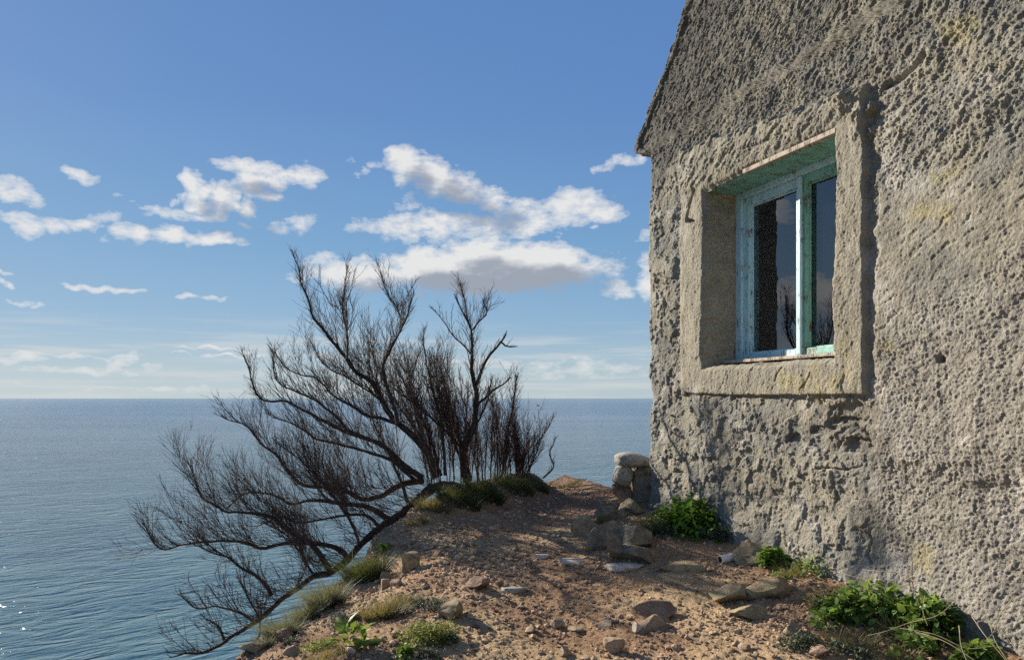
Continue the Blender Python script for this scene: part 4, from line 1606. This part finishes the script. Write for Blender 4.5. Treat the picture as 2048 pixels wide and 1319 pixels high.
rr = random.Random(9)
for k in range(16):
    x = rr.uniform(855, 950)
    y0 = 975 - .2 * (x - 855) + rr.uniform(-6, 6)
    lean = (x - 915) * rr.uniform(.1, .5) + rr.uniform(-35, 12)
    h = rr.uniform(110, 230)
    px = [(x, y0), (x + lean * .2, y0 - h * .35), (x + lean * .55, y0 - h * .7), (x + lean, y0 - h)]
    make_branch(shrubB, baseB, px, kr(rr.uniform(2.2, 3.6), 6.3), kr(1.2, 6.3), 6.3 + rr.uniform(-.2, .3), 6.3 + rr.uniform(-.4, .4), .17, .7, .12, mat=M_twig_red, tmat=M_twig_red, sec=.4)

baseD = P3(1012, 955, 6.7)
shrubD = empty('bare_shrub', tuple(baseD))
tag(shrubD, 'low reddish thicket of bare stems at the right end of the ridge', 'shrub')
make_branch(shrubD, baseD, [(1003, 955), (1010, 912), (1013, 874), (1022, 832), (1028, 795), (1033, 762)], kr(9, 6.7), kr(2.5, 6.7), 6.7, 6.8, .18, 1.0, .1, tmat=M_twig_red)
rr = random.Random(4)
for k in range(36):
    x = rr.uniform(925, 1062)
    lean = (x - 985) * rr.uniform(.1, .45) + rr.uniform(-28, 24)
    top = rr.uniform(790, 880) + abs(x - 985) * .7
    y0 = 968 - .1 * (x - 925)
    h = y0 - top
    px = [(x, y0), (x + lean * .25, y0 - h * .35), (x + lean * .6, y0 - h * .7), (x + lean, top)]
    make_branch(shrubD, baseD, px, kr(rr.uniform(2.2, 4.0), 6.7), kr(1.2, 6.7), 6.55 + rr.uniform(-.15, .35), 6.6 + rr.uniform(-.3, .4), .17, .8, .10, mat=M_twig_red, tmat=M_twig_red, sec=.3)
make_branch(shrubD, baseD, [(1086, 955), (1100, 942), (1107, 932), (1100, 905), (1109, 880)], kr(4.5, 6.8), kr(1.5, 6.8), 6.85, 6.8, .10, .6)

# ------------------------------------------------------------------ leafy plants, cushions and grass
def leaf_template(n=5, width=.5, curl=.35, wave=0.0, tip=.8):
    """leaf along +y, unit length; 3 verts across"""
    t = np.linspace(0, 1, n)
    w = width * np.sin(math.pi * np.clip(t, .02, 1) ** tip) ** .8 * .5
    w[-1] = .0
    v = []
    for i in range(n):
        z = -curl * t[i] ** 2
        wv = wave * math.sin(i * 2.4)
        v += [(-w[i], t[i], z + .22 * w[i] + wv), (0, t[i], z), (w[i], t[i], z + .22 * w[i] - wv)]
    f = []
    for i in range(n - 1):
        for k in (0, 1):
            a = i * 3 + k
            f.append((a, a + 1, a + 4, a + 3))
    return np.array(v), np.array(f)


def frames(d, nrm):
    d = d / (np.linalg.norm(d, axis=1)[:, None] + 1e-9)
    x = np.cross(d, nrm)
    x /= np.linalg.norm(x, axis=1)[:, None] + 1e-9
    z = np.cross(x, d)
    return x, d, z


def leaves_vf(tmpl, P, D, N, size, tone):
    tv, tf = tmpl
    x, y, z = frames(D, N)
    v = P[:, None] + size[:, None, None] * (tv[None, :, 0:1] * x[:, None] + tv[None, :, 1:2] * y[:, None] + tv[None, :, 2:3] * z[:, None])
    n, m = len(P), len(tv)
    f = tf[None] + (np.arange(n) * m)[:, None, None]
    return v.reshape(-1, 3), f.reshape(-1, 4), np.repeat(tone, m)


def leafy(name, label, px, w, hgt, mat, n, size, seed, tmpl, cat='plant', depth=.7, Z=None, dome=.8, up=.5, stems=0, group=None, lift=0.0):
    """clump of leaves on a mound; px = foot in the photograph; w, hgt in pixels"""
    r = np.random.default_rng(seed)
    q = on_ground(*px) if Z is None else P3(px[0], px[1], Z)
    k = q[1] / F
    rx, rz = w * k / 2, hgt * k
    ry = rx * depth
    q = q + np.array([0, ry * .8, 0])
    # several overlapping lobes give an uneven outline
    nl = max(3, int(n / 55))
    lob = np.stack([r.normal(0, .42, nl), r.normal(0, .42, nl), r.uniform(.0, .45, nl), r.uniform(.35, .62, nl)], 1)
    lob[0] = (0, 0, .2, .75)
    L = r.integers(0, nl, n)
    u = r.normal(0, 1, (n, 3))
    u /= np.linalg.norm(u, axis=1)[:, None]
    u[:, 2] = np.abs(u[:, 2]) * 1.1 - .25
    rad = lob[L, 3] * r.uniform(.45, 1.05, n) ** .6
    p = np.stack([lob[L, 0] + u[:, 0] * rad, lob[L, 1] + u[:, 1] * rad, lob[L, 2] * dome + u[:, 2] * rad * .9], 1)
    P = p * np.array([rx, ry, rz]) + q
    g = terrain(P[:, 0], P[:, 1], False)
    P[:, 2] += g - q[2] + lift
    P[:, 2] = np.maximum(P[:, 2], g + .006)
    D = u * np.array([1, 1, .5]) + np.array([0, 0, up - .35]) + r.normal(0, .45, (n, 3))
    N = u * .5 + np.array([0, 0, 1.0]) + r.normal(0, .35, (n, 3))
    sz = size * r.uniform(.55, 1.25, n)
    tone = np.clip(r.normal(.5, .26, n), 0, 1)
    v, f, a = leaves_vf(tmpl, P, D, N, sz, tone)
    # keep clear of the wall
    wd = wdist(v[:, 0], v[:, 1])
    push = np.clip(.035 - wd, 0, None)
    v = v + push[:, None] * NW
    b = Batch()
    b.add(v, f, a=a)
    o = b.build(name, mat, None, True, q)
    o.location = q
    tag(o, label, cat, group)
    if stems:
        sb = Batch()
        rs = random.Random(seed)
        for i in range(stems):
            j = rs.randrange(n)
            foot = q + np.array([rs.uniform(-.5, .5) * rx, rs.uniform(-.5, .5) * ry, -.01])
            pts = np.array([foot, foot * .5 + P[j] * .5 + np.array([0, 0, .01]), P[j]])
            sb.add(*tube(pts, [.0022, .0018, .0012], 4))
        sb.build('stem', M_cushion, o, True, q)
    return o


T_IVY = leaf_template(5, .95, .30, 0, .62)
T_WAVY = leaf_template(7, .62, .45, .05, .85)
T_LONG = leaf_template(6, .34, .40, .01, .9)
T_TINY = leaf_template(4, .38, .15, 0, .9)
T_ROS = leaf_template(6, .42, .55, .015, 1.0)

# by the wall
leafy('leafy_plant', 'bright green ivy-like clump with glossy leaves under the window', (1385, 1108), 165, 86, M_ivy, 1300, .033, 1, T_IVY, up=.3, stems=14, Z=4.75)
leafy('cushion_plant', 'pale olive cushion at the left of the bright ivy-like clump', (1310, 1062), 80, 34, M_moss, 900, .013, 2, T_TINY, Z=5.05)
leafy('leafy_plant', 'grey-green spiky weed at the right of the bright ivy-like clump', (1455, 1092), 70, 44, M_cushion, 330, .034, 3, T_LONG, Z=4.6)
leafy('leafy_plant', 'dark low weed trailing below the bright ivy-like clump', (1340, 1112), 80, 34, M_cushion, 420, .024, 4, T_LONG, Z=4.72)
leafy('leafy_plant', 'small dark weed against the wall right of the mortar knob', (1556, 1126), 60, 44, M_cabbage, 240, .034, 5, T_IVY, Z=4.1)
leafy('leafy_plant', 'straggling green weed at the wall foot between two clumps', (1630, 1150), 110, 44, M_cabbage, 330, .032, 6, T_LONG, Z=3.85)
leafy('leafy_plant', 'fine feathery weed on the left of the big leafy clump', (1672, 1206), 110, 76, M_grass, 900, .022, 7, T_LONG, Z=3.42)
leafy('leafy_plant', 'big clump of wavy fleshy leaves near the path', (1752, 1226), 170, 104, M_cabbage, 560, .046, 8, T_WAVY, up=.55, stems=14, Z=3.28)
leafy('leafy_plant', 'clump of wavy leaves against the wall behind the dead stems', (1876, 1222), 150, 104, M_cabbage, 480, .044, 9, T_WAVY, up=.6, stems=10, Z=3.08)
leafy('leafy_plant', 'yellowish leafy weed at the right end against the wall', (1975, 1260), 120, 90, M_cabbage, 420, .032, 10, T_IVY, Z=2.85)
leafy('cushion_plant', 'low green weed on the dirt at the bottom right', (1612, 1306), 90, 40, M_cushion, 620, .018, 11, T_LONG)
leafy('cushion_plant', 'low dark weed at the bottom edge beside the shaded hollow', (1712, 1322), 90, 32, M_cushion, 520, .018, 12, T_LONG)
leafy('cushion_plant', 'tiny weed tuft growing between the two ochre slabs', (1490, 1200), 48, 24, M_cushion, 330, .016, 13, T_TINY)
leafy('cushion_plant', 'small yellow-green weed among the rocks by the masonry stub', (1208, 1040), 26, 26, M_moss, 200, .014, 14, T_TINY, Z=5.35)
# left slope
leafy('leafy_plant', 'broad-leaved green rosette on the left slope', (712, 1300), 52, 62, M_cabbage, 48, .066, 21, T_ROS, up=.9)
leafy('moss_cushion', 'large bright yellow-green moss cushion at the bottom left', (852, 1300), 104, 52, M_moss, 3200, .013, 22, T_TINY, cat='moss', depth=.9)
leafy('leafy_plant', 'small round-leaved weed left of the moss cushion', (808, 1318), 44, 36, M_cabbage, 110, .026, 23, T_IVY)
leafy('cushion_plant', 'grey-green cushion at the right side of the moss cushion', (898, 1290), 42, 30, M_cushion, 700, .011, 24, T_TINY)
leafy('cushion_plant', 'grey-green cushion in front of the moss cushion', (852, 1322), 44, 30, M_cushion, 600, .011, 25, T_TINY)
leafy('cushion_plant', 'domed grey-green cushion beside the broad buried rock', (866, 1226), 52, 40, M_cushion, 1100, .011, 26, T_TINY)
leafy('cushion_plant', 'small grey-green cushion left of the domed one', (838, 1214), 28, 26, M_cushion, 420, .010, 27, T_TINY)
leafy('cushion_plant', 'dark cushion above the broad-leaved rosette', (676, 1258), 56, 32, M_cushion, 900, .013, 28, T_TINY)
leafy('moss_cushion', 'yellowish mossy patch below the dark cushion', (640, 1304), 78, 26, M_moss, 1500, .012, 29, T_TINY, cat='moss')
leafy('cushion_plant', 'small dark cushion at the foot of the silvery grass', (574, 1292), 30, 22, M_cushion, 380, .010, 30, T_TINY)
leafy('leafy_plant', 'tiny green leaves above the tall dark grass tuft', (760, 1108), 34, 22, M_cabbage, 70, .024, 31, T_IVY)


def grass_tuft(label, px, w, hgt, mat, n, seed, Z=None, lean=(-.15, 0), width=.0022, depth=.6, droop=.5, group=None):
    r = np.random.default_rng(seed)
    q = on_ground(*px) if Z is None else P3(px[0], px[1], Z)
    k = q[1] / F
    rx, L = w * k / 2 * 1.2, hgt * k * .9
    n = int(n * 1.25)
    rd = np.sqrt(r.uniform(0, 1, n)) * .8
    an = r.uniform(0, 6.283, n)
    fx, fy = rd * np.cos(an) * rx, rd * np.sin(an) * rx * depth
    foot = np.stack([q[0] + fx, q[1] + fy, np.zeros(n)], 1)
    foot[:, 2] = terrain(foot[:, 0], foot[:, 1], False) - .01
    out = np.stack([np.cos(an) * rd, np.sin(an) * rd, np.zeros(n)], 1) * .55 + r.normal(0, .42, (n, 3)) * np.array([1, 1, 0]) + np.array([lean[0], lean[1], 0])
    ln = L * r.uniform(.25, 1.2, n)
    m = 5
    t = np.linspace(0, 1, m)
    c = foot[:, None] + ln[:, None, None] * (t[None, :, None] * np.array([0, 0, 1.0]) * (1 - .25 * t[None, :, None] * droop) + (t ** 1.7)[None, :, None] * out[:, None] * (.55 + droop))
    side = np.stack([-np.sin(an + 1.0), np.cos(an + 1.0), np.zeros(n)], 1)
    wd = width * (1 - t * .92)
    v = np.stack([c - side[:, None] * wd[None, :, None], c + side[:, None] * wd[None, :, None]], 2)   # n,m,2,3
    i = (np.arange(n) * m * 2)[:, None]
    j = (np.arange(m - 1) * 2)[None]
    f = np.stack([i + j, i + j + 1, i + j + 3, i + j + 2], -1).reshape(-1, 4)
    b = Batch()
    b.add(v.reshape(-1, 3), f, a=np.repeat(np.clip(r.normal(.5, .28, n), 0, 1), m * 2))
    o = b.build('grass_tuft', mat, None, True, q)
    o.location = q
    tag(o, label, 'grass', group)
    return o


G = grass_tuft
G('tall green grass tuft under the trunk in the middle of the slope', (735, 1158), 90, 64, M_grass, 950, 1, lean=(-.25, 0))
G('rounded tuft of long grass where the trunk touches the slope', (655, 1214), 70, 66, M_grass_pale, 900, 2, lean=(-.25, -.1))
G('grass tuft just below the rounded long one', (614, 1238), 60, 44, M_grass_pale, 600, 3, lean=(-.3, -.1))
G('silvery grass tuft near the lower end of the trunk', (566, 1270), 74, 46, M_grass_pale, 750, 4, lean=(-.35, -.1))
G('short silvery grass tuft at the bottom left edge', (520, 1296), 56, 30, M_grass_pale, 450, 5, lean=(-.3, 0))
G('dry yellow grass tuft in the middle of the left slope', (770, 1232), 90, 46, M_grass_dry, 950, 6, lean=(.0, -.1))
G('short dry grass fringe right of the dry yellow tuft', (812, 1206), 56, 26, M_grass_dry, 420, 7)
G('thin yellow grass under the yellowish mossy patch', (650, 1320), 90, 30, M_grass_dry, 450, 8, lean=(-.2, 0))
G('bright green grass blades at the lower end of the trunk', (452, 1316), 26, 46, M_moss, 40, 9, width=.004)
G('dry pale grass at the left foot of the grassy ridge', (868, 1016), 72, 34, M_grass_dry, 750, 11, lean=(-.2, -.1))
G('grass mound on the ridge under the leaning shrub', (918, 1000), 90, 40, M_grass, 1100, 12, lean=(-.15, -.1))
G('grass mound on the ridge below the upright shrub', (968, 986), 80, 38, M_grass, 1100, 13, lean=(.05, -.2))
G('dark grass at the right end of the ridge under the thicket', (1030, 976), 80, 34, M_grass, 900, 14)
G('short dark grass at the very end of the ridge', (1074, 972), 50, 26, M_grass, 500, 15)
G('low far grass patch on the cliff edge beyond the path', (1146, 970), 58, 12, M_grass, 420, 16)
G('sparse dry grass at the eroded bank below the ridge', (836, 1046), 46, 24, M_grass_dry, 240, 17, lean=(-.2, -.1))
G('thin grass growing up round the feathery weed at the right', (1672, 1180), 110, 46, M_grass_dry, 320, 18, Z=3.55)
G('dry grass beside the olive cushion at the house corner', (1345, 1045), 60, 20, M_grass_dry, 300, 19, Z=5.05)


G('dry grass between the small dark weed and the straggling green weed', (1600, 1138), 90, 34, M_grass_dry, 260, 20, Z=3.98)
G('thin dry grass hanging over the path below the big leafy clump', (1705, 1238), 120, 34, M_grass_dry, 320, 21, Z=3.2)
G('dry grass against the wall between the two wavy clumps', (1815, 1180), 110, 50, M_grass_dry, 260, 22, Z=3.25)
G('green grass at the left foot of the bright ivy-like clump', (1318, 1092), 70, 36, M_grass, 420, 23, Z=4.85)
G('sparse dry grass at the bottom edge right of the low dark weed', (1790, 1300), 130, 34, M_grass_dry, 260, 24)


def dead_stems(label, strands, mat, name='dead_stems'):
    org = P3(*strands[0][0])
    b = Batch()
    for st in strands:
        pts = np.array([P3(*q) for q in st])
        pts, t = resample(pts, .02)
        r0 = .0019
        b.add(*tube(pts, np.linspace(r0, .0009, len(pts)), 5))
    o = b.build(name, mat, None, True, org)
    o.location = org
    tag(o, label, 'dead stems')
    return o


dead_stems('thin brown dead stems standing in front of the wall', [
    [(1828, 1190, 3.1), (1824, 1150, 3.12), (1823, 1115, 3.14), (1810, 1095, 3.16), (1788, 1078, 3.2)],
    [(1822, 1180, 3.1), (1816, 1150, 3.12), (1813, 1125, 3.15), (1790, 1114, 3.2)],
    [(1836, 1215, 3.0), (1830, 1180, 3.05), (1822, 1160, 3.1)]], M_brownstem)
dead_stems('pale dry stems arching left over the big leafy clump', [
    [(1830, 1160, 3.1), (1800, 1146, 3.15), (1760, 1142, 3.2), (1725, 1138, 3.3)],
    [(1826, 1152, 3.08), (1800, 1165, 3.1), (1778, 1174, 3.12)],
    [(1822, 1158, 3.1), (1838, 1164, 3.05), (1850, 1178, 3.0)],
    [(1660, 1140, 3.5), (1700, 1150, 3.4), (1740, 1160, 3.3)]], M_straw)
dead_stems('tangle of pale dead stems over the shaded hollow at the bottom right', [
    [(1910, 1202, 2.85), (1870, 1232, 2.8), (1820, 1244, 2.85), (1770, 1262, 2.9), (1735, 1270, 2.95)],
    [(1944, 1232, 2.7), (1972, 1272, 2.6), (2000, 1305, 2.55), (2020, 1330, 2.5)],
    [(1980, 1245, 2.65), (1990, 1280, 2.6), (2012, 1315, 2.55), (2030, 1340, 2.5)],
    [(2030, 1190, 2.6), (2000, 1228, 2.62), (1988, 1262, 2.65), (1960, 1290, 2.62)],
    [(1800, 1255, 2.85), (1870, 1268, 2.75), (1940, 1296, 2.65), (1990, 1290, 2.6)],
    [(1830, 1262, 2.8), (1890, 1282, 2.7), (1950, 1320, 2.6)],
    [(1815, 1250, 2.85), (1840, 1268, 2.8), (1870, 1276, 2.75)],
    [(2002, 1255, 2.6), (2020, 1282, 2.58), (2044, 1312, 2.52)],
    [(1918, 1250, 2.75), (1925, 1300, 2.65), (1938, 1330, 2.6)],
    [(1850, 1190, 2.95), (1846, 1222, 2.9), (1855, 1250, 2.85)]], M_straw)

# ------------------------------------------------------------------ small things
q = on_ground(1446, 1126)
k = q[1] / F
pipe = empty('plastic_pipe', tuple(q + np.array([0, 0, .022])))
tag(pipe, 'short dirty white plastic pipe sticking out of the dirt beside the mortar knob', 'pipe')
ax = unit(np.array([-1.0, -.35, -.10]))
po = np.array(pipe.location)
tip = ax * .02
back = -ax * .20
v, f = tube(np.array([back, back * .5, tip * .0, tip]), [.0235] * 4, 24)
mesh_obj('pipe_wall', v, [f], M_pvc, pipe)
v, f = tube(np.array([back, back * .5, tip * .0, tip - ax * .0005]), [.0208] * 4, 24)
mesh_obj('bore', v, [f], M_pvc_in, pipe)
v1, _ = tube(np.array([tip - ax * .001, tip]), [.0235] * 2, 24)
v2, _ = tube(np.array([tip - ax * .001, tip]), [.0208] * 2, 24)
vv = np.concatenate([v1[24:], v2[24:]])
i = np.arange(24)
mesh_obj('rim', vv + ax * .0006, [np.stack([i, (i + 1) % 24, 24 + (i + 1) % 24, 24 + i], -1)], M_pvc, pipe)

# a far-off boat under the horizon
bd = 12.0 / ((811.0 - HOR) / F)
bx = (1076 - 1024) / F * bd
boat = empty('small_boat', (bx, bd, -12.0))
tag(boat, 'tiny dark boat far out on the sea below the horizon', 'boat')
st = np.linspace(-1, 1, 9)
prof = []
for t in st:
    hw = .85 * (1 - max(0, t) ** 2.2) * (.85 + .15 * min(1, 1 + t))
    prof += [(t * 2.7, -hw, .75 + .25 * max(0, t)), (t * 2.7, -hw * .7, .05), (t * 2.7, 0, -.12), (t * 2.7, hw * .7, .05), (t * 2.7, hw, .75 + .25 * max(0, t))]
v = np.array(prof)
i = np.arange(45).reshape(9, 5)
qf = np.stack([i[:-1, :-1], i[:-1, 1:], i[1:, 1:], i[1:, :-1]], -1).reshape(-1, 4)
dk = np.stack([i[:-1, 0], i[:-1, 4], i[1:, 4], i[1:, 0]], -1)
mesh_obj('hull', v, [np.concatenate([qf, dk])], M_boat, boat, False)
v, qq = box_vf(-1.3, .3, -.5, .5, .75, 1.9)
bevel(mesh_obj('wheelhouse', v, qq, M_boat, boat, False), .08)
